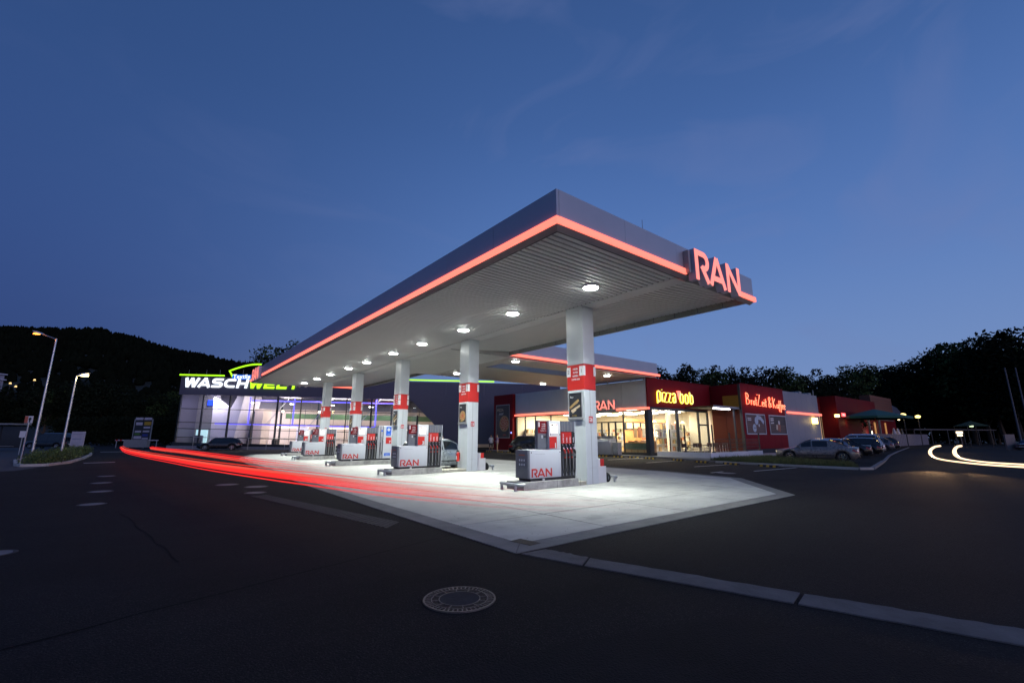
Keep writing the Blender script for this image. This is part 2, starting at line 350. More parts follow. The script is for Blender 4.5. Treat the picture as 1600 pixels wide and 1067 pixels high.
# corrugated paving strip (rumble grating) and drain
gr = thing('rumble_strip', 'low corrugated concrete strip in the asphalt left of the forecourt', None, kind='structure')
rb = MB(); A0, A1, B0, B1 = Vector((2.42, 14.4)), Vector((3.55, 8.05)), Vector((2.82, 14.4)), Vector((3.98, 8.45))
rb.prism([tuple(A0), tuple(A1), tuple(B1), tuple(B0)], 0, .006)
for i in range(46):
    t = i / 46; a = A0.lerp(A1, t); b = B0.lerp(B1, t); d = (A1 - A0).normalized() * .055
    rb.prism([tuple(a), tuple(a + d), tuple(b + d), tuple(b)], .006, .013)
rb.build('rumble_ribs', mat('rumble_concrete', (.055, .055, .052), .85, var=.2, vs=3), gr)
dr = thing('floor_drain', 'small rusty iron drain grate in the near corner of the forecourt', 'drain', (4.75, 5.65, .016), R(8))
MB().box(-.12, .12, -.21, .21, 0, .004).build('grate_frame', mat('cast_iron', (.045, .042, .04), .6, .6, var=.3, vs=20), dr)
gb = MB()
for k in range(8): gb.box(-.10, .10, -.19 + k * .05, -.165 + k * .05, .004, .008)
gb.build('grate_bars', MATS['cast_iron'], dr)

# manhole covers -------------------------------------------------
iron = MATS['cast_iron']; ironl = mat('worn_iron', (.13, .125, .12), .5, .5, var=.25, vs=15)
mh = thing('manhole_cover', 'large round iron manhole cover with concrete centre in the foreground asphalt', 'manhole cover', (2.67, 4.20, 0))
MB().ring((0, 0), .345, .362, 0, .014, 64).build('outer_ring', ironl, mh)
MB().add([(.345 * math.cos(i * math.pi / 32), .345 * math.sin(i * math.pi / 32), .0045) for i in range(64)], [tuple(range(64))]).build('iron_bed', mat('iron_recess', (.006, .006, .006), .7, var=0), mh)
MB().ring((0, 0), .275, .283, 0, .014, 56).build('middle_ring', ironl, mh)
MB().ring((0, 0), .315, .320, 0, .011, 56).build('seat_ring', iron, mh)
rb = MB()
for i in range(46):
    a = 2 * math.pi * i / 46; c, s = math.cos(a), math.sin(a); p = Vector((c, s)) * .286; q2 = Vector((c, s)) * .344; t = Vector((-s, c)) * .006
    rb.prism([tuple(p - t), tuple(q2 - t), tuple(q2 + t), tuple(p + t)], .0045, .012)
tag(rb.build('ring_teeth', ironl, mh), kind='stuff')
for i in range(12):
    a = 2 * math.pi * i / 12 + .1; c, s = math.cos(a), math.sin(a); p = Vector((c, s)) * .208; q2 = Vector((c, s)) * .276; t = Vector((-s, c)) * .004
    MB().prism([tuple(p - t), tuple(q2 - t), tuple(q2 + t), tuple(p + t)], .0045, .013).build('spoke', ironl, mh)
rb = MB()
for i in range(36):
    a = 2 * math.pi * i / 36; c, s = math.cos(a), math.sin(a); rr = .225 + .02 * (i % 3); p = Vector((c, s)) * rr; 
    rb.prism([(p.x + .009 * math.cos(k * 1.257), p.y + .009 * math.sin(k * 1.257)) for k in range(5)], .0045, .009)
tag(rb.build('vent_studs', iron, mh), kind='stuff')
MB().ring((0, 0), .200, .208, 0, .014, 48).build('inner_ring', ironl, mh)
MB().cyl((0, 0, .0), (0, 0, .012), .199, n=48).build('concrete_centre', mat('cover_concrete', (.055, .053, .052), .9, var=.2, bump=.4, spec=.1), mh)
def small_cover(x, y, r, label):
    t = thing('manhole_cover', label, 'manhole cover', (x, y, 0), group='round covers along the left side of the yard' if x < 1.5 else 'three round covers beside the forecourt')
    MB().ring((0, 0), r, r + .05, 0, .009, 32).build('iron_ring', iron, t)
    MB().cyl((0, 0, 0), (0, 0, .012), r - .005, n=32).build('concrete_centre', mat('cover_pale', (.20, .20, .20), .8, var=.15), t)
for x, y, r, lb in ((-.80, 15.05, .23, 'third round pale cover from the camera on the left side, nearest of the close row'), (-.84, 18.3, .25, 'pale round cover second in the row on the left side of the yard'),
                    (-1.0, 21.55, .26, 'pale round cover third in the row on the left side of the yard'), (-1.05, 25.0, .26, 'farthest small pale round cover of the row before the painted dash'),
                    (-1.44, 9.68, .19, 'pale round cover cut off by the left picture edge, nearest of its row'),
                    (2.33, 18.25, .30, 'leftmost of three round covers beside the red trails'), (2.98, 16.95, .30, 'rightmost of three round covers beside the red trails'), (2.67, 15.2, .24, 'nearest of three round covers beside the red trails'),
                    (20.4, 10.35, .36, 'round pale cover on the asphalt right of the forecourt')): small_cover(x, y, r, lb)
# painted markings
def dash(x0, y0, x1, y1, w, name='painted_line'):
    a, b = Vector((x0, y0)), Vector((x1, y1)); m = Vector((-(b - a).y, (b - a).x)).normalized() * w / 2
    return struct(name, MB().add([(*(a - m), .005), (*(b - m), .005), (*(b + m), .005), (*(a + m), .005)], [(0, 1, 2, 3)]), linem)
dash(-2.72, 37.7, -1.3, 37.9, .5); dash(-3.4, 62, .5, 62.4, .7)
for a in ((24.4, 17.35, 30.3, 17.9), (23.4, 13.59, 28.1, 13.3), (22.65, 10.15, 27.0, 9.9), (25.4, 21.2, 30.3, 21.4), (20.1, 10.9, 21.2, 10.9)): dash(*a, .13)
for k in range(4): dash(-6.2, 30 + 14 * k, -6.4, 36 + 14 * k, .12)

# ================================================================== CANOPY
X0, X1, Y0, Y1 = 6.74, 16.65, 6.83, 46.4
ZU, ZR, ZS, ZF, ZT = 6.257, 6.37, 6.372, 6.534, 7.25
can = thing('petrol_station_canopy', 'large flat white canopy with glowing red edge strip over the fuel pumps', 'canopy')
def seg(a, b, n): return [(a + (b - a) * i / n, a + (b - a) * (i + 1) / n) for i in range(n)]
g = .006
for a, b in seg(Y0, Y1, 16): MB().box(X0, X0 + .08, a + g, b - g, ZF + .002, ZT).build('fascia_panel', alu, can)
for a, b in seg(X0 + .082, X1 - .082, 4): MB().box(a + g / 2, b - g / 2, Y0, Y0 + .08, ZF + .002, ZT).build('fascia_panel', alu, can)
for a, b in seg(Y0, 21.1, 6): MB().box(X1 - .08, X1, a + g, b - g, ZF + .002, ZT).build('fascia_panel', alu, can)
for a, b in seg(31.2, Y1, 6): MB().box(X1 - .08, X1, a + g, b - g, ZF + .002, ZT).build('fascia_panel', alu, can)
for a, b in seg(X0 + .082, X1 - .082, 4): MB().box(a + g / 2, b - g / 2, Y1 - .08, Y1, ZF + .002, ZT).build('fascia_panel', alu, can)
# red light strip, proud of the fascia, in lengths with dark joints
for a, b in seg(Y0 - .06, 41.0, 14): MB().box(X0 - .06, X0 + .03, a + g * 1.5, b - g * 1.5, ZS, ZF).build('light_strip', strip, can)
MB().box(X0 - .06, X0 + .03, 45.2, Y1, ZS, ZF).build('light_strip', strip, can)
for a, b in seg(X0 + .032, 12.12, 3): MB().box(a + g * 1.5, b - g * 1.5, Y0 - .06, Y0 + .03, ZS, ZF).build('light_strip', strip, can)
MB().box(15.42, X1 + .05, Y0 - .06, Y0 + .03, ZS, ZF).build('light_strip', strip, can)
for a, b in seg(X0 + .032, X1, 4): MB().box(a + g * 1.5, b - g * 1.5, Y1 - .03, Y1 + .06, ZS, ZF).build('light_strip', strip, can)
MB().box(X0 + .09, X1 - .09, Y0 + .09, Y1 - .09, ZT - .25, ZT - .15).build('roof_deck', roofm, can)
# lower rim: sloping aluminium return and dark shadow gap
rim = MB()
def rimseg(a, b, ci, cj):  # a,b outer corners, ci,cj inner
    rim.add([(*a, ZR), (*b, ZR), (*cj, ZU), (*ci, ZU)], [(0, 1, 2, 3)])
rimseg((X0, Y0), (X0, Y1), (X0 + .12, Y0 + .12), (X0 + .12, Y1 - .12)); rimseg((X0, Y0), (X1, Y0), (X0 + .12, Y0 + .12), (X1 - .1, Y0 + .12)); rimseg((X0, Y1), (X1, Y1), (X0 + .12, Y1 - .12), (X1 - .1, Y1 - .12))
rim.build('lower_rim', alud, can)
sh = MB().box(X0 + .12, X0 + .16, Y0 + .12, Y1 - .12, ZU, ZU + .03); sh.box(X0 + .16, 12.0, Y0 + .12, Y0 + .16, ZU, ZU + .03); sh.box(X0 + .16, X1 - .5, Y1 - .16, Y1 - .12, ZU, ZU + .03)
sh.build('shadow_gap', joint, can)
trayg = mat('tray_grey', (.20, .205, .195), .6, var=.1)
for lo, hi in ((Y0 + .085, 21.1), (31.2, Y1 - .085)):
    for p_, q_a in seg(lo, hi, round((hi - lo) / 1.02)):
        MB().box(X1 - .105, X1 - .085, p_ + .014, q_a - .014, ZR + .002, 6.66).build('beam_panel', trayg, can)
        MB().box(X1 - .112, X1 - .106, q_a - .012, q_a + .012, ZR + .03, 6.62).build('panel_clip', joint, can)
    MB().box(X1 - .084, X1 - .0, lo, hi, ZR, ZR + .006).build('bottom_flange', alud, can)
# ribbed soffit sheets either side of the flat band above the columns
def ribs(xa, xb, ya, yb, p=.2, rise=0):
    mb = MB(); n = int((yb - ya) / p); v = []; prof = [(0, .0), (.66, .0), (.69, .036), (.97, .036)]
    for i in range(n):
        for f, h in prof: v += [(xa, ya + (i + f) * p, ZU + h + .004), (xb, ya + (i + f) * p, ZU + h + .004 + rise)]
    v += [(xa, ya + n * p, ZU + .004), (xb, ya + n * p, ZU + .004 + rise)]
    mb.add(v, [(2 * i, 2 * i + 1, 2 * i + 3, 2 * i + 2) for i in range(len(v) // 2 - 1)]); return mb
ribs(X0 + .16, 11.80, Y0 + .17, Y1 - .17).build('ribbed_soffit', soff, can)
ribs(12.42, X1 - .106, Y0 + .17, 21.1, rise=.33).build('ribbed_soffit', soff, can)
ribs(12.42, X1, 21.1, 31.2).build('ribbed_soffit', soff, can); ribs(12.42, X1 - .106, 31.2, Y1 - .17, rise=.33).build('ribbed_soffit', soff, can)
MB().add([(12.42, 21.1, ZU + .03), (X1, 21.1, ZU + .03), (X1, 21.1, ZU + .34), (12.42, 31.2, ZU + .03), (X1, 31.2, ZU + .03), (X1, 31.2, ZU + .34)], [(0, 1, 2), (3, 4, 5)]).build('soffit_step', soff, can)
MB().box(11.84, 12.40, Y0 + .18, Y1 - .17, ZU - .012, ZU + .03).build('soffit_band', soff, can)
MB().box(11.80, 11.838, Y0 + .18, Y1 - .17, ZU + .02, ZU + .05).build('band_gap', joint, can)
# RAN letters on two faces
ran_sign(.975, face_my((12.27, 6.82, 6.205)), can, .24, stripd, letterside)
ran_sign(.975, face_mx((6.73, 44.15, 6.205)), can, .24, stripd, letterside)
ran_sign(.975, face_py((11.6, 46.42, 6.205)), can, .30, stripd, alu)
MB().box(12.05, 12.15, 6.66, 6.828, 6.40, 7.10).build('sign_mount', alud, can)
for x, y in ((10.9, 7.4), (15.0, 7.6), (7.5, 24)):
    MB().cyl((x, y, ZT - .2), (x, y, ZT + .75), .008, n=5).build('lightning_rod', alud, can)
# cross canopy towards the shop
cx = thing('shop_link_canopy', 'lower side canopy with skylight and red edge strip joining the shop roof', 'canopy')
XA, XB, YA, YB = X1 + .004, 31.85, 21.1, 31.2
for a, b in seg(XA, XB, 6): MB().box(a + g / 2, b - g / 2, YA, YA + .08, ZF + .002, 7.40).build('fascia_panel', alu, cx)
for a, b in seg(XA, XB + .3, 6): MB().box(a + g, b - g, YA - .06, YA + .03, ZS, ZF).build('light_strip', strip, cx)
for a, b in seg(YA + .082, YB, 4): MB().box(XB - .08, XB, a + g, b - g, ZR, 7.40).build('fascia_panel', alu, cx)
for a, b in seg(XA, XB - .082, 6): MB().box(a + g, b - g, YB - .08, YB, ZR, 7.30).build('fascia_panel', alud, cx)
SX0, SX1, SY0, SY1 = 17.7, 25.8, 23.35, 25.2
for nm, r4 in (('a', (XA, SX0, YA + .08, YB - .08)), ('b', (SX1, XB - .08, YA + .08, YB - .08)), ('c', (SX0, SX1, YA + .08, SY0)), ('d', (SX0, SX1, SY1, YB - .08))):
    MB().box(r4[0] + .003, r4[1] - .003, r4[2] + .003, r4[3] - .003, ZU, ZU + .04).build('soffit_sheet', soffw, cx)
well = MB(); well.box(SX0 - .02, SX0, SY0, SY1, ZU + .042, 7.15); well.box(SX1, SX1 + .02, SY0, SY1, ZU + .042, 7.15); well.box(SX0, SX1, SY0 - .02, SY0, ZU + .042, 7.15); well.box(SX0, SX1, SY1, SY1 + .02, ZU + .042, 7.15)
well.build('skylight_well', whitep, cx)
rf = MB().box(XA, SX0 - .03, YA + .1, YB - .1, 7.05, 7.12); rf.box(SX1 + .03, XB - .1, YA + .1, YB - .1, 7.05, 7.12); rf.box(SX0 - .03, SX1 + .03, YA + .1, SY0 - .03, 7.05, 7.12); rf.box(SX0 - .03, SX1 + .03, SY1 + .03, YB - .1, 7.05, 7.12)
rf.build('roof_deck', roofm, cx)
for a, b in seg(SX0, SX1, 7):
    MB().box(a + .03, b - .03, SY0, SY1, 7.10, 7.112).build('skylight_pane', glass, cx)
    MB().box(b - .028, b + .028, SY0, SY1, 7.06, 7.15).build('skylight_bar', frame, cx)
for y in (21.7, 25.5, 29.5):
    MB().cyl((30.9, y, 6.02), (30.9, y, ZU), .07, n=10).build('bracket', alud, cx)
# downlights
LY = [9.128, 13.111, 16.63, 20.552, 24.036, 28.115, 31.46, 35.522, 39.05, 42.927]
def downlight(x, y, label, grp, power):
    t = thing('canopy_downlight', label, 'downlight', (x, y, ZU), 0, grp)
    MB().cyl((0, 0, -.012), (0, 0, -.05), .27, .25, n=28).build('housing', whitep, t, smooth=True)
    MB().cyl((0, 0, -.050), (0, 0, -.078), .235, .20, n=28).build('lens', lampw, t)
    lamp('SPOT', (x, y, ZU - .10), power, (.93, 1.0, .94), .17, parent=t, spread=112, blend=1.0)
ORD = ['first', 'second', 'third', 'fourth', 'fifth', 'sixth', 'seventh', 'eighth', 'ninth', 'tenth']
for i, y in enumerate(LY): downlight(10.45, y, 'round white downlight, %s from the near corner in the long canopy row' % ORD[i], 'downlights in the long row under the big canopy', 2350)
for x, y, lb in ((17.7, 21.9, 'round downlight beside the skylight at the inner corner of the link canopy'), (17.7, 29.0, 'round downlight seen left of the second column under the link canopy'), (27.5, 22.7, 'round downlight right of the nearest column under the link canopy'), (27.5, 30.1, 'round downlight above the shop front left of the nearest column')):
    downlight(x, y, lb, 'downlights under the link canopy', 650)

# ================================================================== COLUMNS
CY = [10.73, 18.13, 25.76, 33.5, 40.93]
CX0, CX1, CD = 11.75, 12.345, .81
near = ['nearest column, with number boxes 2 and 1 and a baguette poster', 'second column from the camera, with a pizza poster and a red fire extinguisher', 'third column from the camera, with two rows of number boxes', 'fourth column from the camera', 'farthest of the five canopy columns']
FUEL = ['DIESEL', 'SUPER', 'SUPER+', 'SUPER E10']
posterd = mat('poster_dark', (.030, .032, .038), .35, var=.2, vs=6)
bread = mat('poster_bread', (.42, .27, .11), .5, var=.25, vs=15); breadl = mat('poster_pale', (.62, .50, .33), .5, var=.2, vs=12)
for i, y in enumerate(CY):
    t = thing('canopy_column', 'square pale grey ' + near[i] + ', carrying the canopy', 'column', (CX0, y, 0), 0, 'columns under the big canopy')
    x0, x1, y0, y1 = CX0, CX1, y, y + CD
    MB().bev(x0, x1, y0, y1, .016, 3.20, .02).xf(lambda a, b, c: (a, b, c)).build('lower_cladding', colm, t, world=True)
    MB().bev(x0, x1, y0, y1, 4.115, ZU - .012, .02).build('upper_cladding', colm, t, world=True)
    MB().bev(x0 - .004, x1 + .004, y0 - .004, y1 + .004, 3.203, 4.112, .012).build('red_band', redm, t, world=True)
    MB().box(x0 + .27, x0 + .285, y0 - .003, y0, .02, 3.19).build('cladding_seam', alud, t, world=True)
    MB().box(x0 + .15, x0 + .50, y0 - .004, y0, .55, .553).build('hatch_seam', alud, t, world=True)
    rows = [(3.70, .34)] if i < 2 else ([(3.78, .28), (3.46, .28)] if i in (2, 3) else [(3.74, .28)])
    nums = [('2', '1'), ('4', '3'), ('6', '5'), ('10', '9'), ('12', '11')][i]
    for r, (zb, hh) in enumerate(rows):
        for side, ya, yb in ((0, y1 + .008, y1 - .18), (1, y0 + .20, y0 - .008)):
            MB().box(x0 - .016, x0 + (.08 if side else 0), ya, yb, zb, zb + hh).build('number_box', whitep, t, world=True)
            s = nums[side] if r == (0 if len(rows) == 1 else 1) else ('8', '7')[side]
            text('number', s, hh * .55, greym, t, face_mx((x0 - .017, (ya + yb) / 2 + .045 * len(s), zb + hh * .3)))
        MB().box(x1 - .09, x1 + .016, y0 - .016, y0 + .2, zb, zb + hh).build('number_box', whitep, t, world=True)
    fz = 3.93 if len(rows) == 1 else 3.70
    lst = FUEL if i < 2 else ['AdBlue'] + FUEL
    for k, s in enumerate(lst):
        sz = .085 if i < 2 else .07
        text('fuel_name', s, sz, whitep, t, face_mx((x0 - .006, y0 + .395, (3.93 if i < 2 else 3.97) - k * (.125 if i < 2 else .115))), align='CENTER', bold=.002)
    # poster in a frame
    if i < 4:
        ya, yb = y1 - .08, y0 + .12
        fr_ = MB().box(x0 - .035, x0, ya + .03, ya - .0, 2.22, 3.13); fr_.box(x0 - .035, x0, yb, yb - .03, 2.22, 3.13); fr_.box(x0 - .035, x0, ya, yb, 3.10, 3.13); fr_.box(x0 - .035, x0, ya, yb, 2.22, 2.25)
        fr_.build('poster_frame', alu, t, world=True)
        MB().box(x0 - .07, x0, ya + .03, yb - .03, 2.17, 2.215).build('frame_ledge', alud, t, world=True)
        pz = MB().box(x0 - .018, x0, ya, yb, 2.25, 3.10).build('poster', posterd, t, world=True)
        text('poster_text', ['Bagu.', 'Pizza', 'Snack', 'Snack'][i], .085, whitep, t, face_mx((x0 - .019, ya - .05, 2.94)), shear=.2)
        if i == 1:
            MB().cyl((x0 - .020, y + .42, 2.55), (x0 - .024, y + .42, 2.55), .24, n=24).build('poster_motif', bread, t, world=True)
            mb = MB()
            for k in range(14):
                a = k * 2.4; rr = .02 + .014 * k; mb.cyl((x0 - .0245, y + .42 + rr * math.cos(a), 2.55 + rr * math.sin(a)), (x0 - .027, y + .42 + rr * math.cos(a), 2.55 + rr * math.sin(a)), .035, n=8)
            mb.build('poster_topping', mat('poster_red', (.42, .10, .04), .5), t, world=True)
        else:
            for (a, b, c2, d, w, m_) in ((.02, .30, .46, .58, .085, bread), (.10, .20, .52, .38, .07, breadl), (.18, .40, .40, .50, .055, bread), (.15, .15, .33, .25, .06, breadl)):
                stroke([[(a, b), (c2, d)]], w, .004).xf(face_mx((x0 - .0185 - a * .01, ya, 2.27))).build('poster_motif', m_, t, world=True)
        text('poster_text', 'Kaffee' if i else 'EXTRA', .07, mat('poster_yellow', (.55, .38, .05), .5, var=0), t, face_mx((x0 - .019, ya - .14, 2.29)))
    sg = MB().box(x0 + .18, x0 + .37, y0 - .012, y0 - .003, 2.06, 2.28).build('fire_sign', redm, t, world=True)
    MB().box(x0 + .205, x0 + .255, y0 - .015, y0 - .012, 2.09, 2.17).add([], []).build('fire_symbol', whitep, t, world=True)
    fm = MB().box(x0 + .205, x0 + .255, y0 - .015, y0 - .012, 2.19, 2.24); fm.box(x0 + .29, x0 + .34, y0 - .015, y0 - .012, 2.09, 2.20); fm.box(x0 + .30, x0 + .32, y0 - .015, y0 - .012, 2.20, 2.25)
    fm.build('fire_symbol', whitep, t, world=True)

# ================================================================== ISLANDS AND DISPENSERS
def hose(mb, x, y0, z0, sag, dx):
    P = []
    for k in range(15):
        u = k / 14; P.append((x + dx * math.sin(u * math.pi) + .02 * u, y0 - .06 - .035 * math.sin(u * math.pi), z0 - sag * math.sin(u * math.pi)))
    mb.tube(P, .011, 6)
def make_dispenser():
    """multi-hose pump: low hydraulic cabinet, display head and nozzle bay; x 0..2.02, y 0..0.6"""
    t = thing('fuel_dispenser', '', 'fuel pump')
    MB().box(.03, 2.00, .03, .57, 0, .075).build('plinth', blackm, t)
    MB().box(.52, .60, -.006, .03, .005, .06).build('plinth_tag', whitep, t)
    MB().bev(.0, 1.33, .0, .60, .078, .93, .018).build('cabinet', bodym, t, smooth=True)
    MB().bev(-.09, -.004, .005, .595, .078, .93, .012).build('end_panel', greym, t, smooth=True)
    for k, zz in enumerate((.62, .49)):
        e = MB(); 
        for j in range(3): e.cyl((-.094, .17 + j * .11, zz), (-.091, .17 + j * .11, zz), .035, n=12)
        e.build('end_sticker', bodym, t)
    MB().box(-.0935, -.091, .14, .44, .76, .79).build('end_sticker', MATS['poster_red'], t)
    ran_sign(.25, lambda x, y, z: (.06 + x * 1.18, -.001 - z, .115 + y), t, .004, redm, None, name='brand_letter', w=.19)
    for x in (.04, 1.27): MB().box(x, x + .025, -.006, 0, .83, .87).build('lock', blackm, t)
    MB().box(.20, .62, -.002, 0, .80, .806).build('seam_line', alud, t)
    # display head
    MB().bev(.83, 1.345, .02, .12, .94, 1.84, .012).build('head', whitep, t, smooth=True)
    MB().box(.84, 1.34, .03, .57, .93, 1.02).build('head_foot', alud, t)
    d = MB().box(.91, 1.20, .008, .022, 1.44, 1.74).build('display', glow('display_white', (1.0, .93, .90), 1.15), t)
    MB().box(.93, 1.00, .002, .008, 1.68, 1.73).build('display_mark', blackm, d); MB().box(1.12, 1.19, .002, .008, 1.70, 1.73).build('display_mark', redm, d)
    for k in range(4): MB().box(.94, 1.17, .003, .008, 1.60 - k * .045, 1.612 - k * .045).build('display_line', mat('print_grey', (.45, .40, .40), .5, var=0), d)
    MB().box(.84, 1.16, .006, .02, .97, 1.33).build('number_panel', redm, t)
    for x in (.88, 1.30): MB().box(x, x + .02, .008, .02, 1.38, 1.42).build('lock', blackm, t)
    # rear head (other lane), grey with red fuel label
    MB().bev(.44, 1.34, .13, .27, .94, 1.84, .012).build('rear_head', greym, t)
    MB().box(.45, .95, .124, .129, 1.44, 1.82).build('rear_label', redd, t)
    for k, s in enumerate(FUEL): text('rear_fuel_name', s, .058, whitep, t, lambda x, y, z, k=k: (.69 + x, .123 - z, 1.71 - k * .07 + y), align='CENTER')
    for x in (.465, .865): MB().box(x, x + .06, .120, .124, 1.64, 1.79).build('rear_number_box', bodym, t)
    MB().box(.70, .80, .120, .129, 1.30, 1.36).build('card_slot', blackm, t); MB().box(.60, .64, .120, .129, 1.28, 1.38).build('card_slot', bodym, t)
    # nozzle bay
    MB().box(1.35, 2.00, .04, .56, .078, 1.84).build('bay_back', mat('bay_dark', (.02, .021, .024), .5, var=0), t)
    MB().box(2.004, 2.03, .0, .60, .078, 1.84).build('bay_side', bodym, t)
    for k in range(4):
        x = 1.37 + k * .158
        if k: MB().box(x - .012, x - .004, .0, .04, 1.50, 1.83).build('bay_divider', alud, t)
        MB().box(x, x + .142, .01, .04, 1.50, 1.83).build('hose_cover', greym, t)
        MB().box(x - .002, x + .148, .004, .04, 1.11, 1.48).build('fuel_label', redm if k < 3 else blackm, t)
        text('fuel_name', ['SUPER E10', 'SUPER', 'SUPER+', 'DIESEL'][k], .062, whitep, t, lambda a, b, c, x=x: (x + .105 + a, .003 - c, 1.14 + b), rot90=True, bold=.002)
        z = .92
        nz = MB(); nz.tube([(x + .03, -.02, z + .10), (x + .045, -.045, z + .05), (x + .075, -.05, z - .02)], [.011, .013, .02], 8)
        no = nz.build('nozzle', chrome, t, smooth=True)
        MB().tube([(x + .05, -.055, z + .02), (x + .085, -.06, z - .05), (x + .11, -.05, z - .12)], [.024, .032, .022], 8).build('nozzle_grip', redm if k < 3 else blackm, no, smooth=True)
        MB().tube([(x + .04, -.03, z + .13), (x + .02, -.01, z + .16), (x + .09, .03, z + .17)], .008, 6).build('nozzle_hook', steel, no)
        MB().cyl((x + .10, -.05, z - .22), (x + .10, -.05, z - .27), .026, .02, n=10).build('swivel', redm if k < 3 else blackm, no)
        h = MB(); h.tube([(x + .11, -.05, z - .12), (x + .115, -.06, z - .18), (x + .10, -.05, z - .23), (x + .095, -.055, z - .45), (x + .085, -.06, .32), (x + .06, -.055, .20), (x + .03, -.05, .17), (x + .012, -.04, .22), (x + .01, -.02, .35), (x + .01, .0, 1.08)], .0115, 7)
        h.build('hose', rubber, no, smooth=True)
        MB().box(x + .02, x + .07, .0, .04, .10, .86).build('bay_rib', alud if k % 2 else greym, t)
    # far-side hoses poke out past the end
    MB().tube([(2.03, .35, .75), (2.09, .33, .72), (2.12, .32, .5), (2.10, .32, .30), (2.05, .34, .25)], .011, 6).build('rear_hose', rubber, t, smooth=True)
    return t
def set_number(t, s):
    text_mb(s, .20, bold=.012, align='RIGHT').xf(lambda x, y, z: (1.145 + x, .004 - z, .99 + y)).build('pump_number', whitep, t)
DX = [9.30, 8.42, 8.56, 8.62, 9.50]; DY = [10.81, 18.20, 25.83, 33.57, 41.0]; NUM = ['1', '3', '5', '9', '11']
proto = None; disps = []
for i in range(5):
    ord_ = ['nearest grey fuel pump, number 1', 'fuel pump number 3, second from the camera', 'fuel pump number 5, beside the blue AdBlue pump', 'fuel pump number 9, fourth from the camera', 'farthest fuel pump, number 11'][i]
    if proto is None: proto = t = make_dispenser()
    else: t = copy_tree(proto)
    disps.append(t)
    t.location = (DX[i], DY[i], .255); t['label'] = ord_ + ', with red RAN letters and four nozzles'; t['group'] = 'fuel pumps'
for t, s in zip(disps, NUM): set_number(t, s)
for i, y in enumerate(CY):
    t = thing('pump_island', 'raised concrete island under the %s fuel pump' % ['nearest', 'second', 'third', 'fourth', 'farthest'][i], 'island', (DX[i], y, 0), 0, 'pump islands')
    xa = DX[i] - .33; xb = DX[i] + 2.03 + (.80 if i == 2 else 0)
    MB().bev(xa, xb, y - .01, y + .82, .016, .25, .015).build('kerb_block', concd, t, world=True)
    for k in range(1, 3): MB().box(xa + (xb - xa) * k / 2.2 + .3, xa + (xb - xa) * k / 2.2 + .308, y - .014, y - .01, .02, .245).build('kerb_joint', joint, t, world=True)
    MB().bev(xb + .004, CX0 - .004, y + .03, y + .78, .016, .13, .01).build('low_kerb', mat('kerb_pale', (.42, .40, .33), .8, bump=.4), t, world=True)
    b = thing('impact_guard', 'low bent steel impact bar before the %s pump island' % ['nearest', 'second', 'third', 'fourth', 'farthest'][i], 'impact guard', (xa - .28, y + .4, 0), 0, 'steel guards at the left ends of the islands')
    mb = MB().tube([(.22, -.52, .2), (.06, -.47, .2), (-.0, -.35, .2), (-.0, .3, .2), (.05, .42, .2), (.2, .47, .2)], .047, 10); mb.build('bar', steel, b, smooth=True)
    for yy in (-.36, .30): MB().cyl((0, yy, .016), (0, yy, .18), .045, n=10).build('leg', steel, b, smooth=True)
    for yy in (-.36, .30): MB().box(-.08, .08, yy - .08, yy + .08, .016, .024).build('foot_plate', steel, b)
    b2 = thing('impact_guard', 'short steel impact guard on the far right side of the %s column' % ['nearest', 'second', 'third', 'fourth', 'farthest'][i], 'impact guard', (13.35, y + .4, 0), 0, 'steel guards at the right ends of the islands')
    MB().tube([(-.25, -.42, .2), (-.05, -.38, .2), (0, -.2, .2), (0, .3, .2), (-.05, .42, .2), (-.2, .45, .2)], .047, 10).build('bar', steel, b2, smooth=True)
    for yy in (-.25, .25): MB().cyl((0, yy, .016), (0, yy, .18), .045, n=10).build('leg', steel, b2, smooth=True)
    w = thing('service_bin', 'pale grey service box with a red panel behind the %s column' % ['nearest', 'second', 'third', 'fourth', 'farthest'][i], 'service box', (12.36, y + .12, 0), 0, 'service boxes beside the columns')
    MB().bev(.0, .55, .02, .60, .016, .57, .012).build('box_body', whitep, w); MB().bev(.02, .28, .05, .55, .574, .83, .01).build('box_top', whitep, w)
    MB().box(.285, .46, .04, .08, .574, .82).build('red_panel', redm, w)
    h = thing('air_hose_reel', 'black coiled hose beside the service box of the %s column' % ['nearest', 'second', 'third', 'fourth', 'farthest'][i], 'hose reel', (13.03, y + .25, .016), 0, 'hose reels beside the columns')
    MB().tube([(0, .16 * math.cos(k * .52), .16 + .15 * math.sin(k * .52)) for k in range(26)] + [(.1, .2, .05), (.2, .22, .02)], .03, 6).build('hose', rubber, h, smooth=True)
    MB().box(-.06, .06, -.04, .04, 0, .3).build('reel_stand', blackm, h)
# AdBlue pump on the third island
ad = thing('adblue_pump', 'narrow white pump number 7 with blue AdBlue signs on the third island', 'fuel pump', (10.60, 25.83, .255))
MB().box(.02, .80, .02, .58, 0, .07).build('plinth', blackm, ad)
MB().bev(0, .30, 0, .6, .075, 1.95, .015).build('hose_bay', alu, ad); MB().bev(.304, .84, 0, .6, .075, 1.95, .015).build('body', bodym, ad)
MB().box(.10, .13, -.012, 0, .1, 1.9).build('bay_groove', blackm, ad); MB().box(.26, .30, -.006, 0, .1, 1.9).build('bay_edge', greym, ad)
blue = mat('adblue_blue', (.01, .10, .55), .4, var=0, emit=(.01, .12, .6), es=.25)
MB().box(.46, .76, -.008, 0, 1.38, 1.88).build('blue_sign', blue, ad); text_mb('AdBlue', .075, align='CENTER').xf(lambda x, y, z: (.61 + x, -.009 - z, 1.43 + y)).build('sign_text', whitep, ad)
MB().cyl((.61, -.009, 1.72), (.61, -.012, 1.72), .09, n=20).build('sign_drop', whitep, ad)
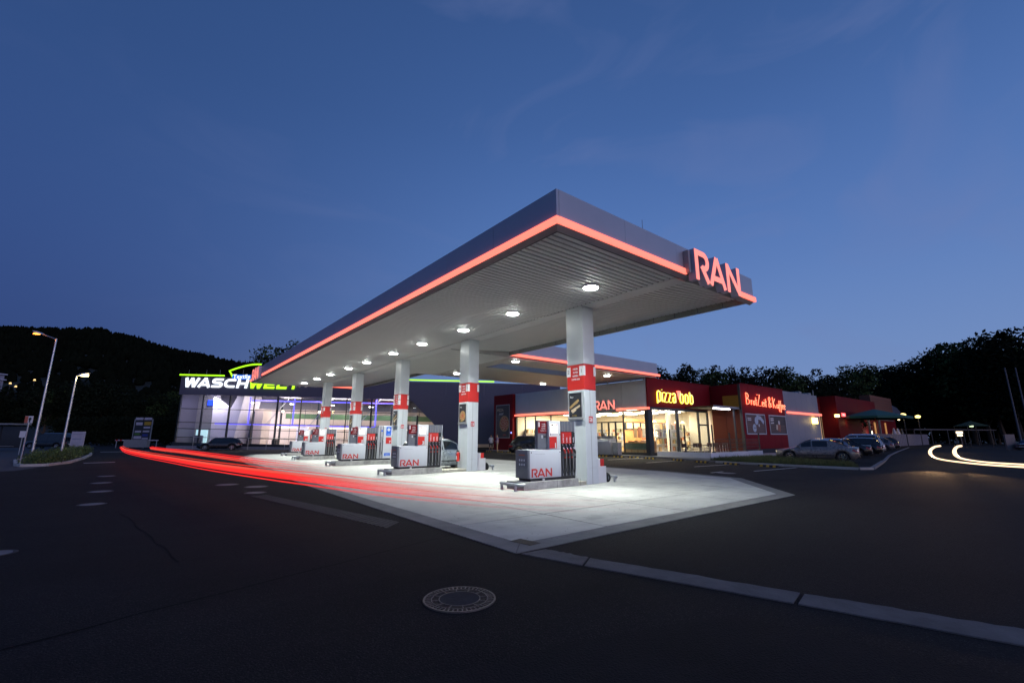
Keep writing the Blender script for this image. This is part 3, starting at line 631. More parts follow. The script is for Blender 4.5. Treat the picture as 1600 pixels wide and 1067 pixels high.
MB().cyl((.2, -.01, 1.65), (.2, -.014, 1.65), .055, n=16).build('blue_tag', blue, ad); MB().box(.46, .80, -.008, 0, .92, 1.27).build('number_panel', redm, ad)
text_mb('7', .19, bold=.006).xf(lambda x, y, z: (.66 + x, -.009 - z, .95 + y)).build('pump_number', whitep, ad)
MB().box(.40, .76, -.006, 0, .22, .38).build('blue_sign', blue, ad); text_mb('AdBlue', .09, align='CENTER').xf(lambda x, y, z: (.58 + x, -.007 - z, .26 + y)).build('sign_text', whitep, ad)
MB().tube([(.2, -.02, 1.3), (.2, -.06, 1.22), (.24, -.05, 1.14)], [.02, .03, .02], 8).build('nozzle', chrome, ad, smooth=True)
MB().tube([(.24, -.05, 1.14), (.27, -.05, .7), (.2, -.05, .3), (.15, -.03, .5), (.14, -.01, 1.0)], .012, 6).build('hose', rubber, ad, smooth=True)
# fire extinguishers
for k, (y, lb) in enumerate(((18.13, 'red fire extinguisher hanging on the second column from the camera'), (25.76, 'red fire extinguisher hanging on the third column from the camera'))):
    e = thing('fire_extinguisher', lb, 'fire extinguisher', (11.75 + .03, y + .66 if k == 0 else y + .7, .45), 0, 'fire extinguishers on the columns')
    MB().cyl((-.11, 0, .0), (-.11, 0, .36), .075, n=16).cyl((-.11, 0, .36), (-.11, 0, .43), .075, .03, n=16).build('cylinder', redm, e, smooth=True)
    MB().box(-.18, -.05, -.02, .02, .44, .50).build('valve', blackm, e); MB().tube([(-.13, .03, .45), (-.15, .12, .40), (-.14, .10, .12)], .012, 6).build('hose', rubber, e)
    MB().box(-.1885, -.186, -.04, .04, .08, .24).build('label_sheet', whitep, e); MB().box(-.04, -.03, -.05, .05, .1, .4).build('wall_bracket', blackm, e)
# ================================================================== SHOP
warm = glow('shop_ceiling_light', (1.0, .86, .66), 9.0)
warmwall = mat('shop_wall_cream', (.78, .72, .60), .7, var=.05)
wood = mat('shop_wood', (.42, .20, .07), .5, var=.2, vs=5)
PAL = [mat('goods_%d' % i, c, .5, var=.15, vs=9) for i, c in enumerate([(.62, .42, .20), (.50, .20, .10), (.68, .60, .46), (.30, .34, .45), (.55, .34, .14), (.34, .36, .22), (.74, .68, .58)])]
shop = thing('shop_building', 'long low petrol station shop with lit glass front, grey and dark red cladding', 'building')
SXF = 31.0
def W_(mb, name, m, p=shop): return mb.build(name, m, p, world=True)
# front towards -X : Y 21.7 .. 38.4
for a, b in seg(21.72, 38.4, 7): W_(MB().box(SXF, SXF + .15, a + .008, b - .008, 3.93, 6.1), 'wall_panel', greywall)
for a, b in seg(28.0, 38.45, 4): W_(MB().box(SXF - .10, SXF + .02, a + .008, b - .008, 3.70, 3.87), 'light_strip', strip)
W_(MB().box(SXF - .10, SXF + .02, 21.45, 24.7, 3.72, 3.89), 'light_strip', strip)
W_(MB().box(SXF - .02, SXF + .12, 24.72, 27.98, 3.70, 3.90), 'strip_backing', alud)
ran_sign(.79, face_mx((SXF - .02, 27.05, 3.86)), shop, .14, stripd, alu)
W_(MB().box(SXF, SXF + .12, 21.7, 38.4, .10, .34), 'base_rail', frame); W_(MB().box(SXF, SXF + .12, 21.7, 38.4, 3.60, 3.70), 'head_rail', frame)
for y in (21.72, 24.1, 27.2, 29.9, 32.9, 35.2, 36.8, 38.28):
    W_(MB().box(SXF + .0, SXF + .14, y - (.03 if y > 21.8 else 0), y + (.05 if y > 21.8 else .25), .342, 3.598), 'mullion', frame)
ys_ = [21.97, 24.07, 27.17, 29.87, 32.87, 35.17, 36.77, 38.25]
for a, b in zip(ys_, ys_[1:]): W_(MB().box(SXF + .05, SXF + .06, a + .06, b - .01, .345, 3.595), 'window', glass)
W_(MB().box(SXF - .01, SXF + .13, 24.16, 27.16, 2.74, 2.84), 'door_head', frame)
for y in (24.9, 25.65, 26.4): W_(MB().box(SXF - .01, SXF + .13, y, y + .09, .345, 2.738), 'door_post', frame)
# red pylon wall with the pizza poster
W_(MB().box(SXF - .35, SXF + .3, 38.45, 41.84, .02, 6.1), 'red_pylon', redd)
f = MB().box(SXF - .39, SXF - .352, 38.95, 41.40, 1.40, 5.02); W_(f, 'poster_frame', alud)
W_(MB().box(SXF - .40, SXF - .392, 39.03, 41.32, 1.48, 4.94), 'poster', posterd)
W_(MB().cyl((SXF - .402, 39.85, 2.95), (SXF - .408, 39.85, 2.95), .86, n=32), 'poster_motif', bread)
W_(MB().cyl((SXF - .409, 39.85, 2.95), (SXF - .412, 39.85, 2.95), .70, n=32), 'poster_motif', MATS['poster_red'])
mb = MB()
for k in range(26):
    a = k * 2.4; rr = .13 * math.sqrt(k); mb.cyl((SXF - .413, 39.85 + rr * math.cos(a), 2.95 + rr * math.sin(a)), (SXF - .417, 39.85 + rr * math.cos(a), 2.95 + rr * math.sin(a)), .07, n=7)
W_(mb, 'poster_topping', breadl)
text('poster_text', 'PIZZA', .42, breadl, shop, face_mx((SXF - .401, 41.15, 4.30))); text('poster_text', 'jetzt!', .36, whitep, shop, face_mx((SXF - .401, 40.8, 3.92)), shear=.3)
text('poster_text', 'SUPER', .20, redm, shop, face_mx((SXF - .401, 40.1, 1.66)))
MB().box(SXF - .37, SXF - .352, 38.6, 38.75, 1.9, 2.05).build('blue_light', glow('small_blue_lamp', (.3, .35, 1.0), 3), shop, world=True)
# front towards -Y : X 31 .. 40.8
for a, b in seg(31.0, 40.78, 4): W_(MB().box(a + .008, b - .008, 21.55, 21.7, 3.93, 6.2), 'red_wall_panel', redd)
W_(MB().box(31.0, 40.78, 21.50, 21.72, 6.2, 6.27), 'parapet_trim', redd)
W_(MB().box(30.98, 31.55, 21.6, 21.72, .1, 3.92), 'corner_post', frame)
W_(MB().box(31.552, 40.2, 21.6, 21.7, .10, .34), 'base_rail', frame); W_(MB().box(31.552, 40.2, 21.6, 21.7, 3.72, 3.925), 'head_rail', frame)
for x in (34.95, 38.4, 40.0): W_(MB().box(x, x + .32 if x < 36 else x + .2, 21.59, 21.71, .342, 3.718), 'mullion', frame)
W_(MB().box(38.61, 39.99, 21.6, 21.7, 2.55, 2.67), 'transom', frame)
for a, b in ((31.56, 34.94), (35.28, 38.39), (38.61, 39.99)): W_(MB().box(a, b, 21.64, 21.65, .345, 3.715), 'window', glass)
# short wall looking -X at X=40.8
for a, b in seg(18.92, 21.54, 2):
    W_(MB().box(40.8, 40.95, a + .008, b - .008, .1, 3.95), 'orange_wall_panel', oranm)
    W_(MB().box(40.8, 40.95, a + .008, b - .008, 4.15, 6.2), 'red_wall_panel', redd if a > 19 else redd)
W_(MB().box(40.79, 40.797, 18.95, 20.4, 4.16, 5.2), 'ochre_patch', ochre)
awn = MB().box(36.3, 40.95, 19.0, 21.5, 3.98, 4.10); W_(awn, 'porch_roof', frame)
W_(MB().box(36.3, 40.8, 18.94, 18.995, 3.95, 4.13), 'porch_edge', alud)
for x in (39.9,): W_(MB().box(x, x + .12, 19.05, 19.17, .1, 3.95), 'porch_post', frame)
W_(MB().box(36.42, 39.1, 18.98, 19.10, 3.83, 3.945), 'tube_lamp', glow('tube_lamp_glow', (.92, .88, 1.0), 9))
lamp('AREA', (38.6, 19.9, 3.9), 55, (.85, .80, 1.0), 1.6, parent=shop, name='porch_light')
# BrotZeit front towards -Y : X 40.8 .. 50
for a, b in seg(40.8, 50.0, 6): W_(MB().box(a + .008, b - .008, 18.77, 18.92, .5, 6.2), 'red_wall_panel', redd)
W_(MB().box(40.78, 50.02, 18.72, 18.94, 6.2, 6.27), 'parapet_trim', redd); W_(MB().box(40.8, 50, 18.8, 18.92, .02, .5), 'wall_base', frame)
W_(MB().box(40.72, 40.79, 18.74, 18.95, .1, 6.2), 'corner_trim', frame)
for a, b in seg(50.02, 59.4, 6): W_(MB().box(a + .008, b - .008, 18.80, 18.92, .1, 6.15), 'wall_panel', mat('dark_grey_panel', (.24, .26, .30), .55, var=.06, vs=.5, spec=.2))
for a, b in seg(50.5, 59.9, 3): W_(MB().box(a + .008, b - .008, 18.66, 18.80, 3.90, 4.10), 'light_strip', strip)
for k in range(1, 40): pass
W_(MB().box(57.0, 57.9, 18.5, 18.78, 2.98, 3.62), 'wall_lamp', glow('yellow_wall_lamp', (1.0, .66, .16), 7))
lamp('POINT', (57.4, 18.2, 3.2), 22, (1, .72, .3), .2, parent=shop, name='wall_light')
W_(MB().box(59.42, 59.52, 18.92, 26, .1, 6.15), 'side_wall', greywall)
# posters on the red wall
rng = random.Random(5)
tile = [mat('print_%d' % i, c, .45, var=.2, vs=4) for i, c in enumerate([(.10, .05, .045), (.42, .52, .62), (.05, .03, .03), (.30, .10, .05), (.62, .62, .62), (.18, .10, .07)])]
for k, (xa, xb) in enumerate(((41.35, 45.05), (46.1, 49.75))):
    f = MB().box(xa - .1, xb + .1, 18.70, 18.765, 1.78, 1.88); f.box(xa - .1, xb + .1, 18.70, 18.765, 3.52, 3.62); f.box(xa - .1, xa, 18.70, 18.765, 1.882, 3.518); f.box(xb, xb + .1, 18.70, 18.765, 1.882, 3.518); W_(f, 'poster_frame', alu)
    W_(MB().box(xa, xb, 18.74, 18.765, 1.88, 3.52), 'poster', tile[0] if k == 0 else tile[2])
    o = (xa, 18.739, 1.9)
    fr = face_my(o)
    for q3 in range(5): stroke([[(.05, .15 + q3 * .16), (3.6, .12 + q3 * .15)]], .05, .002).xf(fr).build('poster_motif', tile[5], shop, world=True)
    if k == 0:
        W_(MB().cyl((xa + 1.5, 18.735, 2.35), (xa + 1.5, 18.73, 2.35), .36, n=20), 'poster_motif', tile[1]); W_(MB().cyl((xa + 1.5, 18.729, 2.35), (xa + 1.5, 18.727, 2.40), .16, n=14), 'poster_motif', tile[0])
        W_(MB().cyl((xa + 2.0, 18.735, 3.0), (xa + 2.0, 18.73, 3.0), .36, n=20), 'poster_motif', tile[1]); stroke([[(2.1, 1.45), (2.9, 1.35), (3.5, .95)]], .35, .004).xf(fr).build('poster_motif', tile[1], shop, world=True)
        W_(MB().cyl((xa + 2.45, 18.735, 2.6), (xa + 2.45, 18.73, 2.6), .14, n=14), 'poster_motif', tile[4])
        for z in (1.15, 1.30): stroke([[(.3, z), (1.0, z)]], .09, .004).xf(fr).build('poster_print', tile[4], shop, world=True)
    else:
        W_(MB().cyl((xa + 2.1, 18.735, 2.92), (xa + 2.1, 18.73, 2.92), .20, n=16), 'poster_motif', tile[4]); stroke([[(2.0, .2), (2.1, .85)]], .6, .004).xf(fr).build('poster_motif', tile[3], shop, world=True)
        stroke([[(1.5, .35), (1.6, .8)]], .3, .005).xf(fr).build('poster_motif', PAL[2], shop, world=True)
        for z in (.95, 1.2, 1.38): stroke([[(.25, z), (.95, z + .03)]], .12, .004).xf(fr).build('poster_print', tile[4], shop, world=True)
# roof slab, back walls, interior
W_(MB().prism([(31.16, 21.72), (40.96, 21.72), (40.96, 18.94), (59.4, 18.94), (59.4, 30), (47, 41), (31.16, 41)], 5.6, 5.7), 'roof', roofm)
W_(MB().prism([(31.16, 21.72), (47, 21.72), (47, 38.4), (31.16, 38.4)], 3.95, 4.0), 'ceiling', mat('shop_ceiling', (.75, .70, .60), .8, var=.03))
W_(MB().prism([(31.0, 21.6), (47, 21.6), (47, 38.4), (31.0, 38.4)], .02, .10), 'shop_floor', mat('shop_floor_tile', (.42, .36, .28), .25, var=.1))
W_(MB().box(43.9, 44.0, 21.75, 38.4, .1, 3.95), 'back_wall', warmwall); W_(MB().box(31.2, 44, 38.25, 38.38, .1, 3.95), 'end_wall', warmwall); W_(MB().box(40.97, 41.05, 21.75, 24, .1, 3.95), 'side_partition', warmwall)
for x in range(5):
    for y in range(6):
        xx, yy = 32.6 + x * 2.2, 23.2 + y * 2.6
        if xx > 41 and yy < 24.5: continue
        W_(MB().cyl((xx, yy, 3.90), (xx, yy, 3.945), .62, n=20), 'ceiling_lamp', warm)
for (x, y) in ((34, 24.6), (34, 30), (34, 35.5), (39, 26), (39.5, 33)): lamp('AREA', (x, y, 3.86), 640, (1, .80, .54), 2.6, parent=shop, name='shop_light')
# shelves, counters, goods (children of the shop interior are things of their own)
def shelf(x, y, w, d, h, label, along='y', n=4):
    t = thing('shop_shelf', label, 'shelf', (x, y, .1), 0, 'goods shelves inside the shop')
    a, b = (d, w) if along == 'y' else (w, d)
    MB().box(a * .45, a * .55, 0, b, 0, h).build('shelf_back', warmwall, t) if along == 'y' else MB().box(0, a, b * .45, b * .55, 0, h).build('shelf_back', warmwall, t)
    for k in range(n): MB().box(0, a, 0, b, .15 + k * h / n, .18 + k * h / n).build('shelf_board', whitep, t)
    for ci in range(len(PAL)):
        mb = MB()
        for k in range(n):
            L_ = b if along == 'y' else a; u = rng.random() * .2
            while u < L_ - .25:
                ww = rng.uniform(.12, .3); hh = rng.uniform(.5, .85) * h / n
                if rng.randrange(len(PAL)) == ci:
                    if along == 'y': mb.box(.03, a - .03, u, u + ww, .181 + k * h / n, .18 + k * h / n + hh)
                    else: mb.box(u, u + ww, .03, b - .03, .181 + k * h / n, .18 + k * h / n + hh)
                u += ww + .02
        if mb.v: tag(mb.build('goods', PAL[ci], t), kind='stuff')
    return t
shelf(43.2, 24.2, 13.5, .6, 2.3, 'long goods shelf along the back wall of the shop', 'y', 5)
shelf(36.2, 25.5, 5.5, .7, 1.5, 'low goods shelf in the middle of the shop behind the doors', 'y', 3)
shelf(34.2, 31.0, 5.5, .7, 1.9, 'goods shelf behind the left shop windows', 'y', 4)
shelf(31.9, 37.5, 5.5, .6, 2.2, 'goods shelf on the far left end wall of the shop', 'x', 4)
shelf(36.2, 24.4, 4.2, .5, 2.6, 'tall wall shelf behind the right-hand windows of the pizza counter', 'x', 4)
cn = thing('shop_counter', 'long wooden counter with green glass front inside the corner window', 'counter', (31.8, 22.0, .1))
MB().box(0, .7, .1, 2.6, 0, .95).build('counter_body', wood, cn); MB().box(-.02, .72, .08, 2.62, .95, 1.0).build('counter_top', wood, cn)
MB().box(-.03, -.022, .12, 2.58, .45, .93).build('glass_front', mat('counter_green', (.10, .14, .09), .3), cn)
for k in range(4): MB().box(-.034, -.022, .16 + k * .62, .66 + k * .62, .06, .40).build('counter_panel', PAL[4], cn)
MB().cyl((.3, 1.7, 1.0), (.3, 1.7, 1.18), .10, .16, n=14).build('bread_basket', PAL[0], cn)
pc = thing('pizza_counter', 'dark counter with orange back wall behind the pizza window', 'counter', (33.2, 24.0, .1))
MB().box(-1, 2.2, .0, .6, 0, 1.05).build('counter_body', wood, pc); MB().box(-1.02, 2.22, -.02, .62, 1.05, 1.1).build('counter_top', frame, pc)
for k in range(5): MB().box(-.8 + k * .6, -.35 + k * .6, .1, .14, 1.4, 2.2 + .1 * (k % 2)).build('menu_panel', PAL[k % 5], pc)
for k, x in enumerate((32.6, 33.7, 37.0, 38.0)):
    p = thing('pendant_lamp', 'glowing pendant lamp hanging behind the pizza front, %s from the left' % ORD[k], 'pendant lamp', (x, 22.9, 2.75), 0, 'pendant lamps behind the pizza windows')
    MB().cyl((0, 0, 0), (0, 0, .22), .2, .06, n=14).build('shade', glow('pendant_shade', (1, .75, .35), 4), p); MB().cyl((0, 0, .22), (0, 0, 1.2), .008, n=5).build('cord', blackm, p)
W_(MB().box(33.6, 40.9, 26.1, 26.2, .1, 3.2), 'pizza_back_wall', mat('pizza_panel', (.62, .28, .10), .6, var=.15)); W_(MB().box(33.6, 40.9, 26.05, 26.095, 2.2, 2.9), 'menu_strip', frame)
for k_ in range(6): W_(MB().box(34 + k_ * 1.1, 34.8 + k_ * 1.1, 26.02, 26.05, 2.3, 2.8), 'menu_screen', glow('menu_screen_glow', (1, .7, .35), 1.3))
W_(MB().box(36.9, 37.25, 23.6, 23.9, .1, 3.95), 'inner_column', warmwall)
# lit fascia signs ------------------------------------------------------------
yel = glow('yellow_sign', (1.0, .80, .05), 1.9); yelc = glow('yellow_sign_core', (1.0, .93, .45), 1.3)
pb = thing('pizza_sign', 'yellow neon letters reading pizza bob with a red pizza slice on the red wall', 'sign', (32.0, 21.42, 4.38))
H = 1.0
def q_(a): return a
PL = {  # polylines in letter space (x, y); x-height 0..0.78
 'p': [[(.0, -.14), (.0, .62)], arc(.21, .60, .21, .24, 180, 0, 8) + [(.42, .2)] + arc(.21, .2, .21, .20, 0, -180, 8)],
 'i': [[(.0, 0), (.0, .74)], [(.0, .93), (.0, .96)]],
 'z': [[(.0, .74), (.38, .74), (.0, .0), (.40, .0)]],
 'a': [[(.04, .62)] + arc(.22, .58, .18, .18, 150, 0, 6) + [(.40, .0)], arc(.21, .22, .19, .22, 60, 360, 12) + [(.40, .34)]],
 'b': [[(.0, .98), (.0, .22)] + arc(.21, .20, .21, .20, 180, 360, 8) + [(.42, .55)] + arc(.21, .55, .21, .22, 0, 170, 8)],
 'o': [arc(.21, .55, .21, .22, 0, 180, 8) + [(.0, .2)] + arc(.21, .2, .21, .20, 180, 360, 8) + [(.42, .55)]]}
def word(s, x, adv, sc, shy=0.0):
    for ch in s:
        for p in PL[ch]:
            pts = [((x + a * sc), b * sc) for a, b in p]
            MB().tube([(a, 0, b) for a, b in pts], .052 * sc, 8).build('letter', yel, pb, smooth=True)
            MB().tube([(a, -.06, b) for a, b in pts], .024 * sc, 6).build('letter_core', yelc, pb, smooth=True)
        x += adv[ch] * sc
ADV = {'p': .66, 'i': .24, 'z': .60, 'a': .62, 'b': .64, 'o': .64}
word('pizza', .10, ADV, 1.04); word('bob', 3.45, {'b': .74, 'o': .74}, 1.04)
MB().prism([(2.98, .95), (3.22, .98), (3.42, .95), (3.22, .28)], -.08, 0).xf(lambda x, y, z: (x, z, y)).build('pizza_slice', stripd, pb)
MB().prism([(2.93, 1.0), (3.22, 1.05), (3.47, 1.0), (3.46, .93), (3.22, .96), (2.95, .93)], -.09, 0).xf(lambda x, y, z: (x, z + .002, y)).build('slice_crust', strip, pb)
lamp('AREA', (34.9, 21.2, 4.9), 9, (1, .75, .1), 4.5, (0, 1, 0), pb, name='sign_glow', size_y=.8)
neon = glow('red_neon', (1.0, .09, .04), 2.4); neonc = glow('red_neon_core', (1.0, .55, .30), 1.6)
bz = thing('neon_sign', 'red neon handwriting reading BrotZeit & Kaffee on the dark red wall', 'sign', (41.45, 18.62, 4.42))
def el(cx_, cy, rx, ry, a0, a1, n=10): return arc(cx_, cy, rx, ry, a0, a1, n)
NB = [('B', [[(0, 0), (.02, 1.0)] + el(.02, .75, .38, .25, 85, -85, 8) + el(.02, .25, .50, .26, 85, -90, 8)], .66), ('r', [[(0, .42), (.05, .0)], [(.04, .25)] + el(.16, .28, .12, .12, 170, 40, 4)], .34),
      ('o', [el(.14, .2, .14, .19, 90, 450, 12)], .36), ('t', [[(.10, .72), (.08, .05), (.18, .0)], [(-.04, .45), (.26, .48)]], .30),
      ('Z', [[(0, .98), (.52, 1.02), (.0, .02), (.62, .0)]], .72), ('e', [[(.02, .2), (.26, .26)] + el(.14, .26, .13, .16, 0, 180, 6) + el(.15, .17, .14, .17, 180, 320, 6)], .34),
      ('i', [[(.04, .42), (.06, .0)], [(.05, .58), (.06, .62)]], .18), ('t', [[(.10, .72), (.08, .05), (.18, .0)], [(-.06, .45), (.28, .48)]], .52),
      ('&', [[(.5, .05), (.12, .6)] + el(.24, .78, .14, .17, 200, -20, 8) + [(.1, .38)] + el(.22, .18, .19, .18, 150, 330, 8) + [(.48, .42)]], .74),
      ('K', [[(.02, 1.0), (.04, 0)], [(.46, .88), (.06, .42), (.52, .0)]], .62), ('a', [el(.13, .2, .14, .18, 60, 360, 10), [(.29, .38), (.30, .0)]], .36),
      ('f', [[(.24, .78), (.12, .72), (.10, -.28)], [(-.02, .34), (.26, .36)]], .28), ('f', [[(.24, .78), (.12, .72), (.10, -.28), (.02, -.32)], [(-.02, .34), (.26, .36)]], .28),
      ('e', [[(.02, .2), (.26, .26)] + el(.14, .26, .13, .16, 0, 180, 6) + el(.15, .17, .14, .17, 180, 320, 6)], .34), ('e', [[(.02, .2), (.26, .26)] + el(.14, .26, .13, .16, 0, 180, 6) + el(.15, .17, .14, .17, 180, 330, 6)], .3)]
tot = sum(a for _, _, a in NB); sx = 8.35 / tot; x = 0
for ch, pp, adv in NB:
    for p in pp:
        pts = [((x + a * .86) * sx, 0, b * 1.02 - .03 * x) for a, b in p]
        MB().tube(pts, .030, 6).build('neon_letter', neon, bz, smooth=True)
        MB().tube([(a, -.05, c) for a, _, c in pts], .014, 5).build('neon_core', neonc, bz, smooth=True)
    x += adv
lamp('AREA', (45.6, 18.2, 4.8), 16, (1, .12, .05), 8, (0, 1, 0), bz, name='sign_glow', size_y=.8)
# pavement, terrace, furniture, bollards, wheel stops
pv = thing('shop_pavement', 'pale pavement with kerb along the shop front', None, kind='structure')
PVP = [(29.6, 42), (29.9, 30), (30.6, 21.5), (29.2, 16.6), (28.0, 14.9), (27.5, 9.2), (27.7, 7.5), (28.4, 7.0), (50, 11), (50, 12.2), (60, 13.6), (60, 18.7), (40.7, 18.9), (40.7, 21.5), (31, 21.6), (31, 42)]
MB().prism([(29.9, 42), (30.2, 30), (30.95, 21.5), (30.9, 16.5), (32.5, 16.0), (50, 16.6), (60, 17.2), (60, 18.7), (40.7, 18.9), (40.7, 21.5), (31, 21.6), (31, 42)], 0, .12).build('paving', conc, pv)
ks = [(29.75, 42), (29.9, 30), (30.7, 21.6), (29.1, 16.9), (28.05, 14.8), (27.6, 9.4), (27.75, 7.4), (28.4, 7.0), (37, 8.5), (50, 11), (64, 13.3), (90, 17.3)]
for a, b in zip(ks, ks[1:]):
    A, B = Vector(a), Vector(b); ln = (B - A).length; nn = max(1, round(ln / 1.4)); d = (B - A).normalized(); m = Vector((-d.y, d.x)) * .09
    for k in range(nn):
        p, q4 = A.lerp(B, k / nn) + d * .01, A.lerp(B, (k + 1) / nn) - d * .01
        MB().prism([tuple(p - m), tuple(q4 - m), tuple(q4 + m), tuple(p + m)], 0, .11 if a[0] < 36 else .05).build('kerb_stone', (conc_v[k % 3] if a[0] < 28.2 and a[1] > 7.2 else mat('kerb_dark', (.17, .17, .18), .85, var=.2)), pv)  # pale stones round the near bend, darker grey elsewhere
tw = thing('terrace_wall', 'low white wall of the terrace at the corner of the shop', 'wall', (0, 0, 0))
MB().prism([(31.6, 17.0), (40.6, 17.3), (40.6, 17.5), (31.8, 17.2), (31.8, 21.4), (31.6, 21.4)], .121, .46).build('wall_body', whitep, tw)
MB().prism([(31.8, 17.2), (40.6, 17.5), (40.7, 21.5), (31.8, 21.5)], .121, .20).build('terrace_floor', conc, tw)
posts = [(33.0, 22.0 - .9), (31.7, 19.0), (32.2, 17.1), (34.9, 17.2), (37.6, 17.28), (40.3, 17.38)]
for k, (x, y) in enumerate(posts):
    b = thing('rope_post', 'slim black post on the terrace edge, %s from the left' % ORD[k], 'post', (x, y, .2 if k < 1 else .46), 0, 'black posts round the shop terrace')
    hh = 1.9 if k in (0, 1, 2) else 1.35
    MB().cyl((0, 0, 0), (0, 0, hh), .055, n=8).build('shaft', blackm, b); MB().cyl((0, 0, 0), (0, 0, .06), .14, n=10).build('foot', blackm, b); MB().cyl((0, 0, hh), (0, 0, hh + .08), .07, .03, n=8).build('cap', blackm, b)
for a, b_ in (((31.7, 19.0), (32.2, 17.1)), ((32.2, 17.1), (34.9, 17.2)), ((34.9, 17.2), (37.6, 17.28)), ((37.6, 17.28), (40.3, 17.38))):
    pass
gs = mat('screen_glass', (.05, .05, .055), .25, var=0)
scr = thing('terrace_screen', 'dark mesh screen panels between the black terrace posts', 'screen', (0, 0, .46))
for k, (a, b_) in enumerate((((32.3, 17.12), (34.8, 17.2)), ((35.0, 17.22), (37.5, 17.28)), ((37.7, 17.3), (40.2, 17.38)))):
    mb = MB()
    for z in (.05, .35, .65, .95): mb.cyl((*a, z), (*b_, z), .014, n=5)
    for j in range(12):
        x = a[0] + (b_[0] - a[0]) * j / 12; y = a[1] + (b_[1] - a[1]) * j / 12; mb.cyl((x, y, .05), (x, y, .95), .009, n=5)
    mb.build('mesh_panel', blackm, scr)
tabm = mat('table_metal', (.40, .40, .40), .4, .5)
def table(x, y, label):
    t = thing('bistro_table', label, 'table', (x, y, .2), 0, 'tables on the shop terrace')
    MB().cyl((0, 0, .70), (0, 0, .74), .38, n=18).build('table_top', blackm, t)
    for sx_ in (-.25, .25):
        for sy in (-.25, .25): MB().cyl((sx_, sy, 0), (sx_, sy, .70), .02, n=6).build('leg', tabm, t)
def chair(x, y, rz, label):
    t = thing('terrace_chair', label, 'chair', (x, y, .2), rz, 'chairs on the shop terrace')
    MB().box(-.22, .22, -.22, .22, .43, .46).build('seat', mat('chair_dark', (.06, .03, .03), .6), t); MB().box(-.22, .22, .20, .23, .55, .88).build('backrest', MATS['chair_dark'], t)
    for sx_ in (-.2, .2): MB().cyl((sx_, -.2, 0), (sx_, -.2, .43), .014, n=6).build('leg', tabm, t); MB().cyl((sx_, .21, 0), (sx_, .21, .88), .014, n=6).build('leg', tabm, t)
tl = [(33.4, 19.6), (35.6, 19.6), (37.8, 19.4)]
for k, (x, y) in enumerate(tl):
    table(x, y, 'small round black table on the terrace, %s from the left' % ORD[k])
    chair(x - .7, y, R(90), 'chair left of the %s terrace table' % ORD[k]); chair(x + .7, y + .1, R(-90), 'chair right of the %s terrace table' % ORD[k])
for k, (x, y, a) in enumerate([(31.0 - 1.6, 25.0, 90), (29.3, 23.4, 90), (29.3, 21.9, 88), (29.0, 20.3, 80), (28.3, 17.6, 72), (27.4, 15.4, 72), (26.9, 13.3, 75), (26.5, 11.1, 80)]):
    t = thing('wheel_stop', 'black and yellow wheel stop, %s in the row from the shop door' % ORD[k], 'wheel stop', (x, y, 0), R(a), 'wheel stops before the shop')
    MB().prism([(-.15 / 2, 0), (.15 / 2, 0), (.05, .1), (-.05, .1)], -.55, .55).xf(lambda a_, b_, c_: (c_, a_, b_)).build('block', rubber, t)
    for j in range(3): MB().prism([(-.078, 0), (.078, 0), (.052, .103), (-.052, .103)], -.45 + j * .36, -.29 + j * .36).xf(lambda a_, b_, c_: (c_, a_, b_)).build('yellow_stripe', mat('stop_yellow', (.6, .38, .02), .6), t)
for k, (y, lb) in enumerate(((40.0, 'wheel stop in front of the red pylon wall, left one'), (38.0, 'wheel stop in front of the red pylon wall, middle one'), (36.3, 'wheel stop at the tail of the black parked car'))):
    t = thing('wheel_stop', 'black and yellow ' + lb, 'wheel stop', (28.7, y, 0), R(90), 'wheel stops before the shop')
    MB().prism([(-.15 / 2, 0), (.15 / 2, 0), (.05, .1), (-.05, .1)], -.55, .55).xf(lambda a_, b_, c_: (c_, a_, b_)).build('block', rubber, t)
    for j in range(3): MB().prism([(-.078, 0), (.078, 0), (.052, .103), (-.052, .103)], -.45 + j * .36, -.29 + j * .36).xf(lambda a_, b_, c_: (c_, a_, b_)).build('yellow_stripe', MATS['stop_yellow'], t)
# grey sales lockers in front of the door
lk = thing('outdoor_sales_box', 'pair of silver sales boxes with rounded lids before the shop door', 'sales box', (30.0, 24.75, .12))
for k in range(2):
    y = k * 1.35
    MB().bev(0, .8, y, y + 1.32, .0, 1.05, .02).build('box_body', alu, lk, smooth=True)
    MB().prism([(0, 1.054), (.8, 1.054), (.8, 1.30), (.35, 1.30), (.08, 1.22)], y + .01, y + 1.31).xf(lambda a, b, c: (a, c, b)).build('lid', alu, lk)
    MB().box(.45, .78, y + .05, y + 1.27, 1.304, 1.52).build('rear_rail', alud, lk)
MB().bev(.1, .6, -.7, -.15, 0, 1.0, .02).build('waste_bin', mat('bin_mottled', (.30, .30, .31), .5, var=.35, vs=14), lk)
